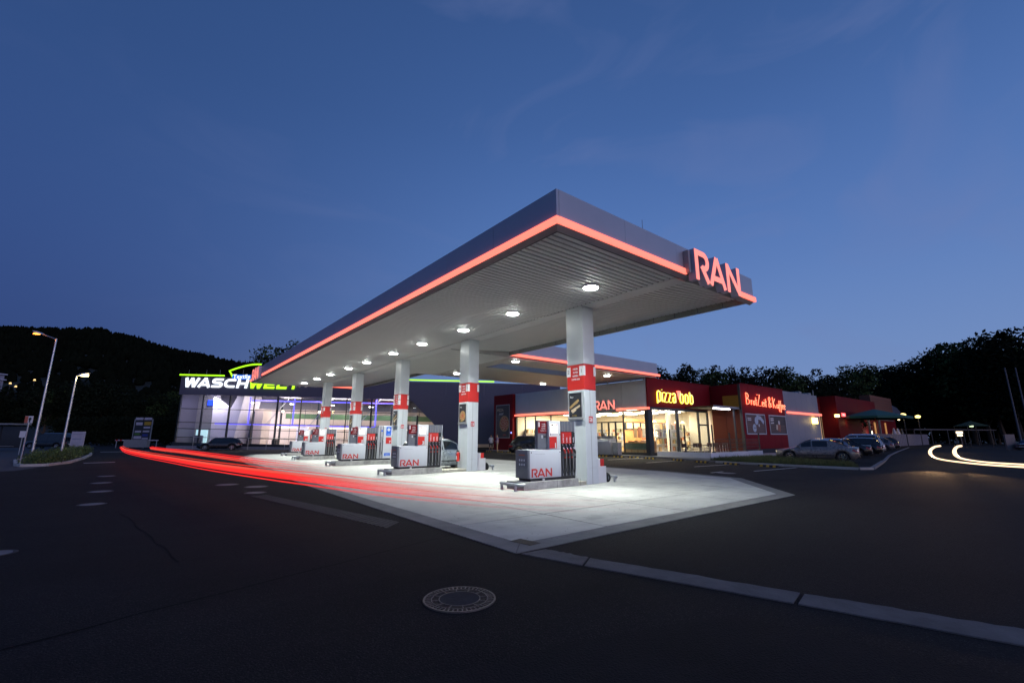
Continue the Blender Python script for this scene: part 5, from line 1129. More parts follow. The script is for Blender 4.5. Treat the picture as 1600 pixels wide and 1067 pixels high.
for k, (x, z, w, h_, m_) in enumerate(((-1.1, 3.2, 1.0, .42, MATS['board_white']), (.15, 3.2, 1.05, .5, mat('panel_yellow', (.42, .27, .02), .5)), (-1.1, 2.62, .9, .28, frame), (.15, 2.72, 1.0, .25, MATS['board_white']), (-1.1, 2.1, .95, .28, MATS['board_white']), (.1, 2.15, 1.0, .25, MATS['board_white']), (-1.1, 1.75, .8, .24, mat('panel_green', (.08, .22, .03), .5)), (.1, 1.5, .85, .38, mat('panel_blue', (.03, .05, .25), .5)), (-1.15, 1.15, 1.15, .42, MATS['board_white']), (.1, 1.1, .95, .22, MATS['board_white']))):
    MB().box(x, x + w, -.05, -.032, z, z + h_).build('company_panel', m_, tt)
gt = thing('entrance_barrier', 'low white and red barrier bar before the sign board', 'barrier', (-.9, 79.9, 0), WANG)
MB().box(-2.9, 2.9, -.04, .04, .95, 1.08).build('bar', MATS['board_white'], gt)
for k in range(5): MB().box(-2.8 + k * .55, -2.55 + k * .55, -.045, .045, .948, 1.082).build('red_stripe', redm, gt)
for x in (-2.7, -1.0, 1.0, 2.7): MB().cyl((x, 0, 0), (x, 0, .95), .05, n=8).build('post', steel, gt)
MB().box(-1.5, 1.6, -.3, .3, .1, 1.1).build('machine_box', alud, gt)
sh_ = thing('bus_shelter', 'dark glass bus shelter with thin flat roof at the left picture edge', 'bus shelter', (-12.0, 73.2, 0), WANG)
MB().box(-4.5, 1.6, -1.0, 1.0, 2.75, 2.9).build('roof', alud, sh_)
for x in (-4.3, -1.4, 1.4): MB().box(x - .05, x + .05, .8, .9, 0, 2.74).build('post', frame, sh_)
for a, b in ((-4.24, -1.46), (-1.34, 1.34)): MB().box(a, b, .84, .86, .3, 2.6).build('glass_pane', mat('shelter_glass', (.03, .035, .04), .1, spec=.8, var=0), sh_)
MB().box(-3.5, .6, .2, .6, .45, .5).build('bench', alud, sh_); MB().box(-3.6, -2.2, -1.02, -1.0, 2.77, 2.88).build('roof_light', glow('shelter_tube', (.5, .55, .7), .5), sh_)
# lit houses on the slope, far left
hs = thing('hillside_house', 'pale multi-storey house with lit windows half hidden by trees at the left edge', 'house', (-33.5, 180, 0), WANG)
MB().box(-16, -1.2, 0, 3, 0, 17.8).build('wall', mat('house_wall', (.30, .30, .36), .7), hs)
for z in (17.85, 16.4, 13.2): MB().box(-16.4, -.6, -1.0, 3.2, z, z + .3).build('balcony_slab', MATS['board_white'], hs)
wy = glow('lit_window', (1.0, .72, .32), 3.0)
for x, z, w in ((-5.6, 14.3, 3.3), (-2.2, 13.6, .6), (-6.5, 11.2, 1.6)): MB().box(x, x + w, -.06, 0, z, z + 1.2).build('lit_window', wy, hs)
for x in (-10, -7, -4): MB().box(x, x + 1.6, -.06, 0, 13.9, 15.3).build('window', carglass, hs)
for k, (x, y, z) in enumerate(((-29.3, 172, 14.7), (-28.1, 171.3, 13.9), (-24.6, 168.7, 15.6))):
    l2 = thing('distant_lamp', 'tiny warm light among the trees on the left slope, %s from the left' % ORD[k], 'lamp', (x, y, 0), 0, 'tiny lights on the left slope')
    MB().cyl((0, 0, 0), (0, 0, z), .06, n=6).build('post', frame, l2); MB().cyl((0, 0, z), (0, 0, z + .4), .26, .15, n=10).build('lamp_globe', glow('distant_warm', (1, .65, .25), 1.6 if k < 1 else .8), l2)

# ================================================================== RESTAURANT, RIGHT
rs = thing('restaurant', 'long red restaurant building with lit windows, brown tower and glowing signs', 'building', (0, 0, 0))
rr_ = mat('restaurant_red', (.13, .007, .011), .6, var=.1, vs=.3, spec=.1); brn = mat('restaurant_brown', (.14, .052, .03), .6, var=.1)
for a, b in seg(76.8, 96.2, 4): MB().box(a + .01, b - .01, 22, 22.3, 5.2, 7.35).build('red_parapet', rr_, rs)
MB().box(76.8, 87, 22, 22.3, 0, 5.18).build('red_wall', rr_, rs); MB().box(76.8, 77.1, 22.31, 30, 0, 7.35).build('side_wall', rr_, rs)
for a, b in seg(66, 76.78, 3): MB().box(a + .01, b - .01, 24, 24.3, 4.95, 7.15).build('red_parapet', rr_, rs)
MB().box(66, 76.78, 24.02, 24.1, 1.2, 4.93).build('lit_window', glow('restaurant_window', (.95, .60, .32), .32), rs)
for x in (68.5, 71, 73.5, 76.2): MB().box(x, x + .22, 23.95, 24.02, .5, 4.94).build('window_frame', frame, rs)
for x, z, w, h_ in ((69, 1.6, 1.2, 1.8), (71.5, 3.3, 1.6, .8), (74.2, 2.0, 1.0, 2.2), (70.5, 2.2, .8, .7)): MB().box(x, x + w, 23.97, 24.01, z, z + h_).build('window_display', PAL[4] if w > 1.1 else PAL[6], rs)
MB().box(66, 76.78, 23.9, 24.3, 0, 1.18).build('wall_base', greywall, rs)
MB().box(87.0, 120, 24.5, 24.8, 0, 5.2).build('rear_red_wall', rr_, rs); MB().box(96.2, 109.6, 22.5, 24.0, 5.25, 8.6).build('brown_tower', brn, rs)
for k in range(6): MB().box(96.2, 109.6, 22.46, 22.5, 5.5 + k * .5, 5.54 + k * .5).build('tower_batten', frame, rs)
MB().add([(109.65, 22.5, 5.3), (118.5, 22.5, 5.3), (114.5, 26, 7.8), (109.65, 26, 8.2), (109.65, 22.5, 7.4), (113.2, 22.5, 7.0)], [(0, 1, 5, 4), (4, 5, 2, 3), (1, 2, 5)]).build('metal_roof', mat('roof_metal', (.16, .20, .28), .35, .6), rs)
MB().box(86.9, 96.4, 22.02, 24.4, 5.0, 5.18).build('porch_soffit', frame, rs)
for x, zt in ((86.6, 4.1), (92, 4.0), (98, 4.0)): MB().box(x, x + .25, 22.1, 22.35, 0, 5).build('porch_post', alud, rs)
for x in (88.6, 91.5, 104.5, 111.5): MB().box(x, x + .8, 24.4, 24.49, 1.4, 4.2).build('narrow_window', glow('dim_window', (.9, .45, .15), .35), rs)
for x, y, z, s_ in ((89.0, 22.6, 4.85, .16), (93.6, 22.8, 4.8, .14), (104.6, 22.4, 4.6, .22), (112, 22.3, 4.7, .16)):
    MB().cyl((x, y, z), (x, y, z + .15), s_, n=12).build('spot_lamp', glow('porch_spot', (1, .75, .35), 9), rs)
MB().cyl((75.9, 21.8, 4.3), (75.9, 21.8, 4.65), .28, n=14).build('globe_lamp', glow('globe_yellow', (1, .72, .2), 9), rs)
op = MB().box(78.4, 80.0, 21.9, 21.98, 4.45, 4.95).build('neon_board', glow('neon_open', (1, .10, .10), 2.2), rs)
text('neon_text', 'OPEN', .42, glow('neon_text', (1, .75, .7), 1.5), rs, face_my((78.55, 21.89, 4.55)))
MB().box(98.9, 100.5, 23.9, 24.0, .75, 2.6).build('menu_board', glow('menu_board', (1, .88, .65), 2.2), rs)
MB().box(66, 118, 24.3, 40, 4.6, 4.8).build('roof', roofm, rs)
for x, p_ in ((80, 16), (99, 30), (107, 22), (112, 18)): lamp('POINT', (x, 22.6 if x > 90 else 21.4, 3.6), p_ * .8, (1, .55, .25), .3, parent=rs, name='porch_light')
for k in range(7): MB().bev(70 + k * 1.2, 70.9 + k * 1.2, 25, 26.4, 7.15, 7.55 + .2 * (k % 3), .05).build('roof_plant', alud, rs)
MB().cyl((76.2, 24.5, 7), (76.2, 24.5, 8.3), .06, n=6).build('roof_pole', alud, rs)
um = thing('terrace_parasol', 'large dark green parasol with white lettering on the restaurant terrace', 'parasol', (84.0, 19.4, 0), 0)
MB().cyl((0, 0, 0), (0, 0, 5.3), .07, n=8).build('pole', wood, um)
R8 = [(6.2 * math.cos(i * math.pi / 4 + .39), 4.2 * math.sin(i * math.pi / 4 + .39)) for i in range(8)]
pg = mat('parasol_green', (.015, .10, .075), .8)
for i in range(8):
    a, b = R8[i], R8[(i + 1) % 8]; MB().add([(0, 0, 5.6), (*a, 4.45), (*b, 4.45), (*a, 4.15), (*b, 4.15)], [(0, 1, 2), (1, 3, 4, 2)]).build('canopy_panel', pg, um)
text_mb('EVA', .75, bold=.01, shear=.3).xf(lambda x, y, z: (-1.6 + x * 1.4, -3.3 - z + y * .75, 4.62 + y * .26)).build('parasol_print', MATS['board_white'], um)
for k, (x, y) in enumerate(((91.0, 17.5), (100.7, 17.5))):
    t = thing('lantern_post', 'glowing yellow lantern on a dark post, %s of the two on the terrace' % ('left' if k == 0 else 'right'), 'lantern', (x, y, 0), 0, 'lanterns on the restaurant terrace')
    MB().cyl((0, 0, 0), (0, 0, 4.6), .07, .05, n=8).build('post', frame, t); MB().cyl((0, 0, 4.6), (0, 0, 4.66), .2, n=12).build('collar', frame, t)
    MB().tube([(0, 0, 4.66), (0, 0, 4.8), (0, 0, 5.0), (0, 0, 5.12)], [.2, .36, .34, .12], 14).build('globe', glow('lantern_yellow', (1, .72, .20), 4), t, smooth=True)
    lamp('POINT', (x, y, 4.3), 60, (1, .72, .3), .3, parent=t)
fn = thing('picket_fence', 'grey board fence round the restaurant terrace', 'fence', (0, 0, 0))
fm_ = mat('fence_grey', (.17, .16, .19), .7, var=.2, vs=3)
for k in range(34):
    x = 80 + k * 1.0; MB().box(x, x + .86, 18.9, 18.96, .15, 2.0 - .0 * k).build('fence_board', fm_, fn)
MB().box(80, 114, 18.965, 19.03, .5, .62).build('fence_rail', fm_, fn); MB().box(80, 114, 18.965, 19.03, 1.6, 1.72).build('fence_rail', fm_, fn)
for k, (x, c_) in enumerate(((99.0, 'white'), (101.5, 'white'), (104, 'dark'))):
    p = thing('folded_parasol', 'folded %s parasol behind the terrace fence, %s from the left' % ('pale' if c_ == 'white' else 'dark', ORD[k]), 'parasol', (x, 20.6, 0), 0, 'folded parasols behind the terrace fence')
    MB().cyl((0, 0, 0), (0, 0, 2.2), .05, n=6).build('pole', steel, p); MB().cyl((0, 0, 1.3), (0, 0, 3.0), .5, .1, n=10).build('cloth', MATS['board_white'] if c_ == 'white' else frame, p)
g2 = thing('green_pavilion', 'small green lit tent roof far off behind the white light trails', 'tent', (105.6, 11.9, 0), WANG)
MB().add([(-1.9, -1.2, 3.3), (1.9, -1.2, 3.3), (1.9, 1.2, 3.3), (-1.9, 1.2, 3.3), (0, 0, 4.15)], [(0, 1, 4), (1, 2, 4), (2, 3, 4), (3, 0, 4)]).build('tent_roof', mat('tent_green', (.012, .035, .006), .8), g2)
for a in (-1.8, 1.8):
    for b in (-1.1, 1.1): MB().cyl((a, b, 0), (a, b, 3.3), .05, n=6).build('leg', frame, g2)
MB().cyl((-1.0, -1.0, 3.15), (-1.0, -1.0, 3.35), .25, n=10).build('tent_lamp', glow('tent_lamp', (.8, 1, .6), 1.5), g2)
s2 = thing('lit_box_sign', 'small bright box sign glowing between the two white light trails', 'sign', (103.9, 13.2, 0), WANG)
MB().box(-.06, .06, -.05, .05, 0, 1.6).build('post', frame, s2); MB().box(-.50, .30, -.15, .15, 2.10, 2.45).build('upper_box', glow('box_sign_glow', (1, .78, .5), 3), s2); MB().box(-.38, .20, -.15, .15, 1.7, 1.98).build('lower_box', MATS['box_sign_glow'], s2)
y2 = thing('pallet_screen', 'grey panel wall beside the dark car at the right picture edge', 'wall', (84.8, 6.4, 0), WANG)
MB().box(-.6, .6, -.1, .1, 0, 1.9).build('panel', mat('panel_pale', (.20, .17, .16), .7), y2)
for k, x in enumerate((0, .75)):
    p = thing('flagpole', 'pale slim mast before the dark wood at the right edge, %s of two' % ('left' if k == 0 else 'right'), 'flagpole', (127.5 + x * 2.2, 8.2 - x * 1.7, 0), 0, 'two pale masts at the right edge')
    MB().cyl((0, 0, 0), (0, 0, 14.6), .15, .09, n=8).build('mast', mat('mast_pale', (.10, .11, .13), .6), p)
# carport / dark parked cars beyond the fence
cpt = thing('carport', 'long low dark carport beyond the restaurant terrace', 'carport', (118, 24, 0), R(-20))
MB().box(0, 26, -3, 3, 2.9, 3.1).build('roof', mat('carport_roof', (.07, .07, .08), .5), cpt)
for k in range(6): MB().box(k * 5, k * 5 + .15, -2.9, -2.75, 0, 2.9).build('post', frame, cpt)

# ================================================================== LIGHT TRAILS left by passing cars (glowing ribbons hanging over the road)
def spline(P, n=10):
    P = [Vector(p) for p in P]; out = []
    for i in range(len(P) - 1):
        a, b, c, d = P[max(0, i - 1)], P[i], P[i + 1], P[min(len(P) - 1, i + 2)]
        for k in range(n):
            t = k / n; out.append(.5 * ((2 * b) + (c - a) * t + (2 * a - 5 * b + 4 * c - d) * t * t + (3 * b - a - 3 * c + d) * t ** 3))
    out.append(P[-1]); return out
def fademat(name, c, s, x0, x1, a0=1.0):
    m = bpy.data.materials.new(name); m.use_nodes = True; n = m.node_tree.nodes; l = m.node_tree.links; n.remove(n['Principled BSDF'])
    t = n.new('ShaderNodeBsdfTransparent'); e = n.new('ShaderNodeEmission'); e.inputs[0].default_value = (*c, 1); e.inputs[1].default_value = s
    tc_ = n.new('ShaderNodeTexCoord'); sx_ = n.new('ShaderNodeSeparateXYZ'); l.new(tc_.outputs['Object'], sx_.inputs[0])
    r_ = n.new('ShaderNodeMapRange'); r_.interpolation_type = 'SMOOTHSTEP'; r_.inputs[1].default_value = x0; r_.inputs[2].default_value = x1; r_.inputs[3].default_value = 0; r_.inputs[4].default_value = a0
    l.new(sx_.outputs['Y'], r_.inputs[0]); x = n.new('ShaderNodeMixShader'); l.new(r_.outputs[0], x.inputs[0]); l.new(t.outputs[0], x.inputs[1]); l.new(e.outputs[0], x.inputs[2]); l.new(x.outputs[0], n['Material Output'].inputs[0]); return m
red1 = [(-1.24, 42.6), (-.75, 34), (.05, 26.5), (.78, 21.0), (1.42, 16.2), (2.12, 12.2), (2.72, 9.3), (3.15, 7.3), (3.60, 5.9), (4.0, 4.95), (4.6, 4.15), (5.95, 2.9)]
red2 = [(.35, 41.4), (.9, 36), (1.6, 31), (2.35, 24.2), (2.98, 17.9), (3.67, 13.0), (4.34, 10.3), (5.07, 8.7), (6.0, 7.6)]
for nm, P, lb, parts in (('a', red1, 'lower red tail-light trail sweeping from the road across the yard to the forecourt', ((-.10, .79, .020), (-.05, .845, .026), (.0, .73, .024), (.05, .79, .016), (-.02, .66, .014), (.03, .895, .012), (.10, .70, .012))),
                         ('b', red2, 'upper red tail-light trail running just above the longer one', ((-.04, .80, .022), (.0, .735, .024), (.05, .85, .014), (.02, .685, .012)))):
    t = thing('tail_light_trail', lb, 'light trail', (0, 0, 0), 0, 'red light trails')
    for k, (off, z, r_) in enumerate(parts):
        p = [Vector((a + off, b + off * .3, z)) for a, b in P]; s_ = spline(p)
        m_ = fademat('red_trail_%s%d' % (nm, k), (1.0, .030 + .02 * (k % 2), .030) if k != 1 else (1, .10, .075), 1.15 if k % 2 == 0 else .95, 3.4 if nm == 'a' else 10.5, 14.5 if nm == 'a' else 24, (1.0 if nm == 'a' else .95) - .12 * (k % 3))
        MB().tube(s_, [r_ * (1.15 if v.y > 25 else 1) for v in s_], 7).build('trail_strand', m_, t, smooth=True)
wh1 = [(66.0, 10.1), (60, 9.55), (47, 7.75), (36, 6.0), (29.5, 4.8), (26.5, 4.05), (24.4, 3.2), (22.9, 2.3), (22.0, 1.2), (21.3, 0), (20.5, -1.5)]
wh2 = [(68, 8.75), (62, 8.25), (48.6, 6.64), (37.3, 5.13), (30.4, 4.08), (27.3, 3.4), (25.2, 2.6), (24.3, 1.7), (23.6, .5), (22.6, -1.2)]
for nm, P, lb in (('a', wh1, 'left warm white headlight trail curving towards the right edge'), ('b', wh2, 'right warm white headlight trail curving towards the right edge')):
    t = thing('headlight_trail', lb, 'light trail', (0, 0, 0), 0, 'white light trails')
    s_ = spline([Vector((a, b, .65)) for a, b in P]); rad = [.028 + .075 * smooth(25, 38, v.x) * (1 if nm == 'b' else .8) for v in s_]
    MB().tube(s_, rad, 10).build('trail_core', glow('white_trail', (1.0, .70, .42), 1.9), t, smooth=True)
for yy, nm in ((5.25, 'a'), (4.15, 'b')): lamp('SPOT', (31.0, yy, .75), 420, (1, .58, .28), .08, (-1, -.18, -.125), spread=44, name='car_headlight', blend=1.0)
# ================================================================== VEGETATION
def leaf_cloud(blobs, n, size, rnd, flat=.9):
    """many small leaf-sized faces scattered through the outer part of overlapping clumps"""
    v = []; f = []; tot = sum(b[3] ** 2 for b in blobs)
    for (cx_, cy_, cz_, r) in blobs:
        for _ in range(max(8, int(n * r * r / tot))):
            while True:
                d = Vector((rnd.uniform(-1, 1), rnd.uniform(-1, 1), rnd.uniform(-1, 1)))
                if .05 < d.length < 1: break
            d = d.normalized() * (rnd.uniform(.35, 1.0) ** .5) * (1.0 + .22 * rnd.gauss(0, .6)); p = Vector((cx_, cy_, cz_)) + Vector((d.x * r, d.y * r, d.z * r * flat))
            a = Vector((rnd.gauss(0, 1), rnd.gauss(0, 1), rnd.gauss(0, 1))).normalized(); b = a.orthogonal().normalized(); s = size * rnd.uniform(.6, 1.4)
            b2 = a.cross(b); ang = rnd.uniform(0, 6.28); b = b * math.cos(ang) + b2 * math.sin(ang); c = a.cross(b)
            i = len(v); v += [p - b * s, p - c * s * .55, p + b * s, p + c * s * .55]; f.append((i, i + 1, i + 2, i + 3))
    return v, f
def tree_proto(seed, h, r, leaves=5200, size=.19, m=leafd):
    rnd = random.Random(seed); t = thing('broadleaf_tree', '', 'tree')
    tr = MB(); top = h * .62; P = [(0, 0, 0), (.05 * h * rnd.uniform(-1, 1) * .4, .02, h * .25), (rnd.uniform(-.3, .3), rnd.uniform(-.3, .3), top)]
    tr.tube(spline(P, 5), [.24 - .018 * i for i in range(11)], 8); tr.build('trunk', barkm, t, smooth=True)
    blobs = []; lim = MB()
    for k in range(15):
        a = k * 2.4 + rnd.random(); z = h * (.30 + .56 * (k + .5) / 15) + rnd.uniform(-.4, .4); rr = r * math.sin(math.pi * min(1, max(.12, (z / h - .16) / .86))) ** .7 * rnd.uniform(.35, .95)
        x, y = rr * math.cos(a), rr * math.sin(a); br = r * rnd.uniform(.26, .46); blobs.append((x, y, z, br))
        z0 = z * rnd.uniform(.55, .75); lim.tube([(P[1][0] * .6, 0, z0 * .85), (x * .5, y * .5, (z0 + z) / 2), (x, y, z)], [.09, .06, .02], 5)
    blobs.append((0, 0, h * .93, r * .24)); blobs.append((rnd.uniform(-.5, .5) * r, 0, h * .86, r * .22)); blobs.append((0, 0, h * .6, r * .6))
    lim.build('limbs', barkm, t)
    v, f = leaf_cloud(blobs, leaves, size, rnd); c = MB(); c.v = [tuple(p) for p in v]; c.f = f
    me = bpy.data.meshes.new('crown'); me.from_pydata(c.v, [], c.f); me.materials.append(m); o = bpy.data.objects.new('crown', me); COL.objects.link(o); o.parent = t
    return t
protos = [tree_proto(11, 13, 4.2), tree_proto(12, 12, 4.8), tree_proto(13, 14, 3.8), tree_proto(14, 11, 4.4), tree_proto(15, 13, 4.6, m=leafm)]
used = [False] * 5; trnd = random.Random(3)
def plant(k, x, y, h, label, group, sp=1.0):
    p = protos[k]
    if not used[k]: t = p; used[k] = True
    else: t = copy_tree(p)
    base = [13, 12, 14, 11, 13][k]; s = h / base
    t.location = (x, y, -.05); t.scale = (s * sp, s * sp, s); t.rotation_euler = (0, 0, trnd.uniform(0, 6.28)); t['label'] = label; t['group'] = group; return t
OR2 = ORD + ['eleventh', 'twelfth', 'thirteenth']
def at_px(px, D):   # a bearing and distance on the ground (metres), fixed numbers
    a = YAW - math.atan((px - 800) * math.cos(PITCH) / 703.7); dd = D / math.cos(a - YAW); return dd * math.cos(a), dd * math.sin(a)
# row behind the shop
back = [(1015, 74, 12.6), (1040, 73, 13.0), (1062, 76, 11.2), (1080, 73, 13.4), (1108, 74, 13.0), (1128, 76, 13.8), (1150, 74, 13.2), (1176, 75, 13.6), (1200, 73, 12.9), (1222, 75, 13.2), (1246, 76, 13.6), (1268, 78, 12.2), (1290, 86, 15.0), (1312, 88, 13.6), (1336, 92, 16.4)]
TL = ['leftmost', 'second', 'first', 'taller second', 'left', 'right', 'left', 'right', 'first', 'second', 'third', 'small', 'left', 'lower right', 'tall']
WHERE = ['behind the shop roof', 'behind the shop roof', 'behind the pizza sign', 'behind the pizza sign', 'right of the pizza sign', 'right of the pizza sign', 'behind the neon sign', 'behind the neon sign', 'behind the grey wall', 'behind the grey wall', 'behind the grey wall', 'behind the grey wall end', 'behind the restaurant', 'behind the restaurant', 'behind the restaurant tower']
for i, (px, D, h) in enumerate(back):
    x, y = at_px(px, D); plant(i % 5, x, y, h * .98, '%s dark leafy tree %s' % (TL[i], WHERE[i]), 'trees behind the shop and restaurant', 1.0)
slope = [(1362, 96, 17.4), (1384, 100, 17.6), (1408, 101, 18.0), (1432, 100, 18.8), (1456, 96, 19.0), (1480, 93, 20.0), (1502, 90, 20.4), (1524, 86, 20.2), (1548, 82, 20.4), (1572, 78, 20.0), (1596, 74, 19.4), (1622, 72, 19.4)]
for i, (px, D, h) in enumerate(slope):
    x, y = at_px(px, D + 22); hh = h * (D + 22) / D * .955; plant((i * 2 + 1) % 5, x, y, hh, '%s of the twelve dark trees forming the rising right skyline, counted from the left' % OR2[i], 'trees of the right wood', 1.15)
for i, (px, D, h) in enumerate([(1350, 112, 10), (1395, 116, 11), (1440, 118, 12), (1480, 116, 12), (1520, 112, 12.5), (1560, 108, 12), (1600, 104, 12), (1640, 100, 12), (1425, 124, 15), (1465, 122, 15.5), (1510, 118, 15), (1550, 114, 15.5)]):
    x, y = at_px(px, D); plant((i * 3) % 5, x, y, h, 'lower dark tree in front of the right wood, %s from the left' % OR2[i], 'trees of the right wood', 1.5)
left = [(404, 84, 14.8), (424, 82, 18.0), (446, 82, 19.0), (462, 84, 18.4), (5, 92, 8.5), (35, 96, 12.0), (66, 92, 12.6), (98, 96, 12.0), (128, 94, 13.4), (160, 96, 12.4), (196, 94, 11.2), (232, 96, 11.6), (262, 98, 11.2), (300, 96, 11.0), (345, 94, 10.8), (-30, 88, 12)]
for i, (px, D, h) in enumerate(left):
    x, y = at_px(px, D); plant((i * 2) % 5, x, y, h, ('dark tree rising behind the far canopy end, %s from the left' % OR2[i]) if i < 4 else ('dark tree at the foot of the left hill, %s from the left' % (OR2[i - 3] if i < 15 else OR2[0])), 'trees behind the canopy end' if i < 4 else 'trees at the foot of the left hill', 1.25 if i > 3 else .9)
# clipped hedge behind the road
hb = random.Random(9); hv = []; hf = []
blobs = []
for k in range(44):
    x, y = at_px(95 + k * 4.6, 78); blobs.append((x, y, 1.6, 1.7)); blobs.append((x + hb.uniform(-.5, .5), y, 3.4, 1.5))
v, f = leaf_cloud(blobs, 26000, .17, hb)
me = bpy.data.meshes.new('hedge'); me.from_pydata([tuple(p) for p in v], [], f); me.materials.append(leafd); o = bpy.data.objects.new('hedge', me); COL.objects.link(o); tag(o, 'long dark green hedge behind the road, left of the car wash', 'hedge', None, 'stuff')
# shrub bed on the traffic island
bed = [(-5.35, 36.6), (-4.9, 35.2), (-4.0, 35.3), (-3.4, 38), (-3.25, 44), (-3.4, 52), (-3.9, 58.5), (-4.4, 60.5), (-4.9, 59), (-5.6, 50), (-6.6, 47), (-6.2, 42)]
struct('planting_bed', MB().prism(shrink(bed, .12), -.02, .10), mat('soil', (.03, .024, .018), .95, var=.3))
kb = thing('traffic_island_kerb', 'pale kerb stones round the planting island', None, kind='structure')
for i in range(len(bed)):
    A, B = Vector(bed[i - 1]), Vector(bed[i]); ln = (B - A).length; nn = max(1, round(ln / 1.2)); d = (B - A).normalized(); m = Vector((-d.y, d.x)) * .08
    for k in range(nn):
        p, q4 = A.lerp(B, k / nn) + d * .01, A.lerp(B, (k + 1) / nn) - d * .01
        MB().prism([tuple(p - m), tuple(q4 - m), tuple(q4 + m), tuple(p + m)], 0, .13).build('kerb_stone', conc_v[k % 3], kb)
sr = random.Random(21); blobs = []
for k in range(170):
    t = sr.random(); y = 36 + t * 22.5; x = sr.uniform(-5.0 - .4 * math.sin(t * 3), -3.75); blobs.append((x, y, .1 + sr.uniform(0, .30), sr.uniform(.28, .52)))
v, f = leaf_cloud(blobs, 16000, .055, sr)
me = bpy.data.meshes.new('shrubs'); me.from_pydata([tuple(p) for p in v], [], f); me.materials.append(mat('shrub_green', (.07, .11, .025), .7, var=.5, vs=3)); o = bpy.data.objects.new('shrubs', me); COL.objects.link(o); tag(o, 'low leafy green shrubs filling the planting island round the lamps', 'shrubs', None, 'stuff')
# grass and weeds before the silver saloon
gb_ = [(28.6, 7.6), (28.1, 9.4), (28.5, 13.6), (29.8, 16.2), (33, 15.9), (37, 15.4), (35.5, 13.5), (33.2, 12.4), (32.6, 10.4), (31.6, 8.8)]
struct('grass_bed', MB().prism(gb_, -.02, .06), MATS['soil'])
def inside(x, y, poly):
    c = False
    for i in range(len(poly)):
        (x1, y1), (x2, y2) = poly[i - 1], poly[i]
        if (y1 > y) != (y2 > y) and x < (x2 - x1) * (y - y1) / (y2 - y1) + x1: c = not c
    return c
v = []; f = []; gr_ = random.Random(31)
while len(f) < 15000:
    x, y = gr_.uniform(28, 37), gr_.uniform(7.5, 16.3)
    if not inside(x, y, gb_): continue
    h = gr_.uniform(.08, .30) * (1.5 if gr_.random() < .08 else 1); a = gr_.uniform(0, 6.28); w = .012; lx, ly = gr_.gauss(0, .06), gr_.gauss(0, .06); i = len(v)
    v += [(x - w * math.cos(a), y - w * math.sin(a), .05), (x + w * math.cos(a), y + w * math.sin(a), .05), (x + lx, y + ly, .05 + h)]; f.append((i, i + 1, i + 2))
me = bpy.data.meshes.new('grass'); me.from_pydata(v, [], f); me.materials.append(mat('grass_green', (.085, .11, .03), .8, var=.4, vs=2)); o = bpy.data.objects.new('grass', me); COL.objects.link(o); tag(o, 'rough grass and weeds in the strip before the silver saloon', 'grass', None, 'stuff')
# wooded hill, left
ridge = [(-200, 104), (-60, 104), (0, 103.5), (60, 102), (112, 102.5), (130, 101.5), (160, 97), (190, 93), (215, 88), (240, 84), (270, 80), (300, 77), (345, 71), (390, 68), (430, 62), (520, 52), (640, 38), (800, 24), (1000, 14)]
def rz(px):
    for (a, b), (c, d) in zip(ridge, ridge[1:]):
        if a <= px <= c: return b + (d - b) * (px - a) / (c - a)
    return ridge[0][1] if px < ridge[0][0] else 12
hv = []; hf = []; PXs = list(range(-200, 1001, 25)); DS = [150, 200, 260, 320, 380, 420, 480, 600]
def hz(px, D): 
    t = max(0, min(1, (D - 150) / 270)); zz = rz(px) - 5.5
    return (zz * (t ** 1.15) if D <= 420 else zz * (1 - (D - 420) / 260)) + 2 * math.sin(px * .05 + D * .03) * (t * (1 - t)) * 3
for D in DS:
    for px in PXs: x, y = at_px(px, D); hv.append((x, y, hz(px, D)))
nP = len(PXs)
for i in range(len(DS) - 1):
    for k in range(nP - 1): hf.append((i * nP + k, i * nP + k + 1, (i + 1) * nP + k + 1, (i + 1) * nP + k))
me = bpy.data.meshes.new('hill'); me.from_pydata(hv, [], hf); me.materials.append(mat('hill_ground', (.02, .025, .016), .95, var=.4, vs=.02)); o = bpy.data.objects.new('hill', me); COL.objects.link(o); tag(o, kind='structure')
hr = random.Random(77); v = []; f = []
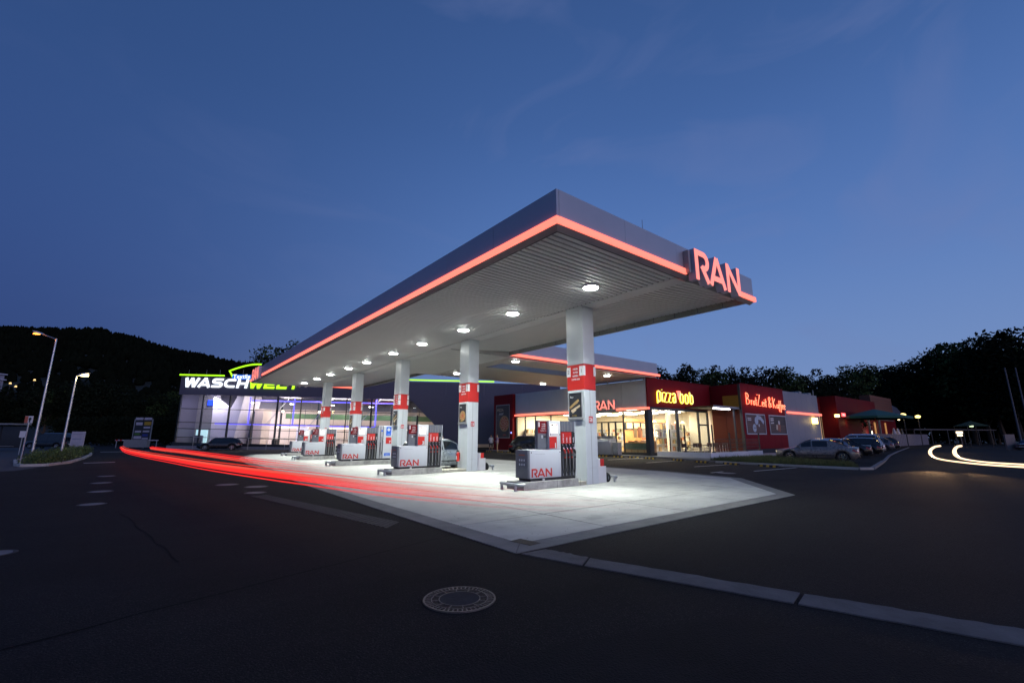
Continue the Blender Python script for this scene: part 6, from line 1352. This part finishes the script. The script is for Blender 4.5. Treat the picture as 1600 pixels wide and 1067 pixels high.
def puff(x, y, z, r, h, conif):
    i = len(v); n = 7; rings = ((0, .25), (.25, .95), (.6, .8 if not conif else .5), (.88, .42 if not conif else .2)); 
    for t, k in rings:
        for j in range(n):
            a = 2 * math.pi * j / n + hr.uniform(-.25, .25); q5 = r * k * hr.uniform(.75, 1.25); v.append((x + q5 * math.cos(a), y + q5 * math.sin(a), z + h * t * hr.uniform(.93, 1.07)))
    v.append((x, y, z + h))
    for q6 in range(3):
        for j in range(n): f.append((i + q6 * n + j, i + q6 * n + (j + 1) % n, i + (q6 + 1) * n + (j + 1) % n, i + (q6 + 1) * n + j))
    for j in range(n): f.append((i + 3 * n + j, i + 3 * n + (j + 1) % n, i + 4 * n))
for _ in range(5200):
    px = hr.uniform(-190, 640); D = 420 - abs(hr.gauss(0, 1)) * 100 if hr.random() < .75 else hr.uniform(412, 426)
    if D < 165: continue
    x, y = at_px(px, D); con = hr.random() < .3; puff(x, y, hz(px, D) - 1, hr.uniform(1.8, 3.4), hr.uniform(5, 8.2) + (1.2 if con else 0), con)
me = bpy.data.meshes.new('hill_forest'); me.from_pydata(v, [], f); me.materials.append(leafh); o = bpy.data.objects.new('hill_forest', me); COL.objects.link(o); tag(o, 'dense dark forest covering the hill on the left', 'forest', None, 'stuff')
# dark undergrowth below the right wood
blobs = []
for k in range(60):
    px = 1330 + k * 6; x, y = at_px(px, 124 - (k * .35)); blobs.append((x, y, 2.5 + 2 * hr.random(), 3.4))
for k in range(30):
    px = 1010 + k * 11; x, y = at_px(px, 80); blobs.append((x, y, 3.5, 3.4))
v, f = leaf_cloud(blobs, 16000, .42, hr)
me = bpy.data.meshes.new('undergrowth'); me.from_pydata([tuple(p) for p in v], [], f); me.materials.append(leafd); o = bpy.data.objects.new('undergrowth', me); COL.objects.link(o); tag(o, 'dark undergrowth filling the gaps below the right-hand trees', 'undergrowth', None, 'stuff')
# a fallen-leaf scatter and pebbles on the concrete
v = []; f = []
for k in range(260):
    x, y = gr_.uniform(4.5, 14), gr_.uniform(5.4, 9.5); s = gr_.uniform(.006, .018); i = len(v)
    v += [(x - s, y, .018), (x, y - s * .7, .018), (x + s, y, .020), (x, y + s * .6, .019)]; f.append((i, i + 1, i + 2, i + 3))
me = bpy.data.meshes.new('litter'); me.from_pydata(v, [], f); me.materials.append(barkm); o = bpy.data.objects.new('litter', me); COL.objects.link(o); tag(o, 'tiny dark specks of dirt scattered on the near concrete', 'litter', None, 'stuff')
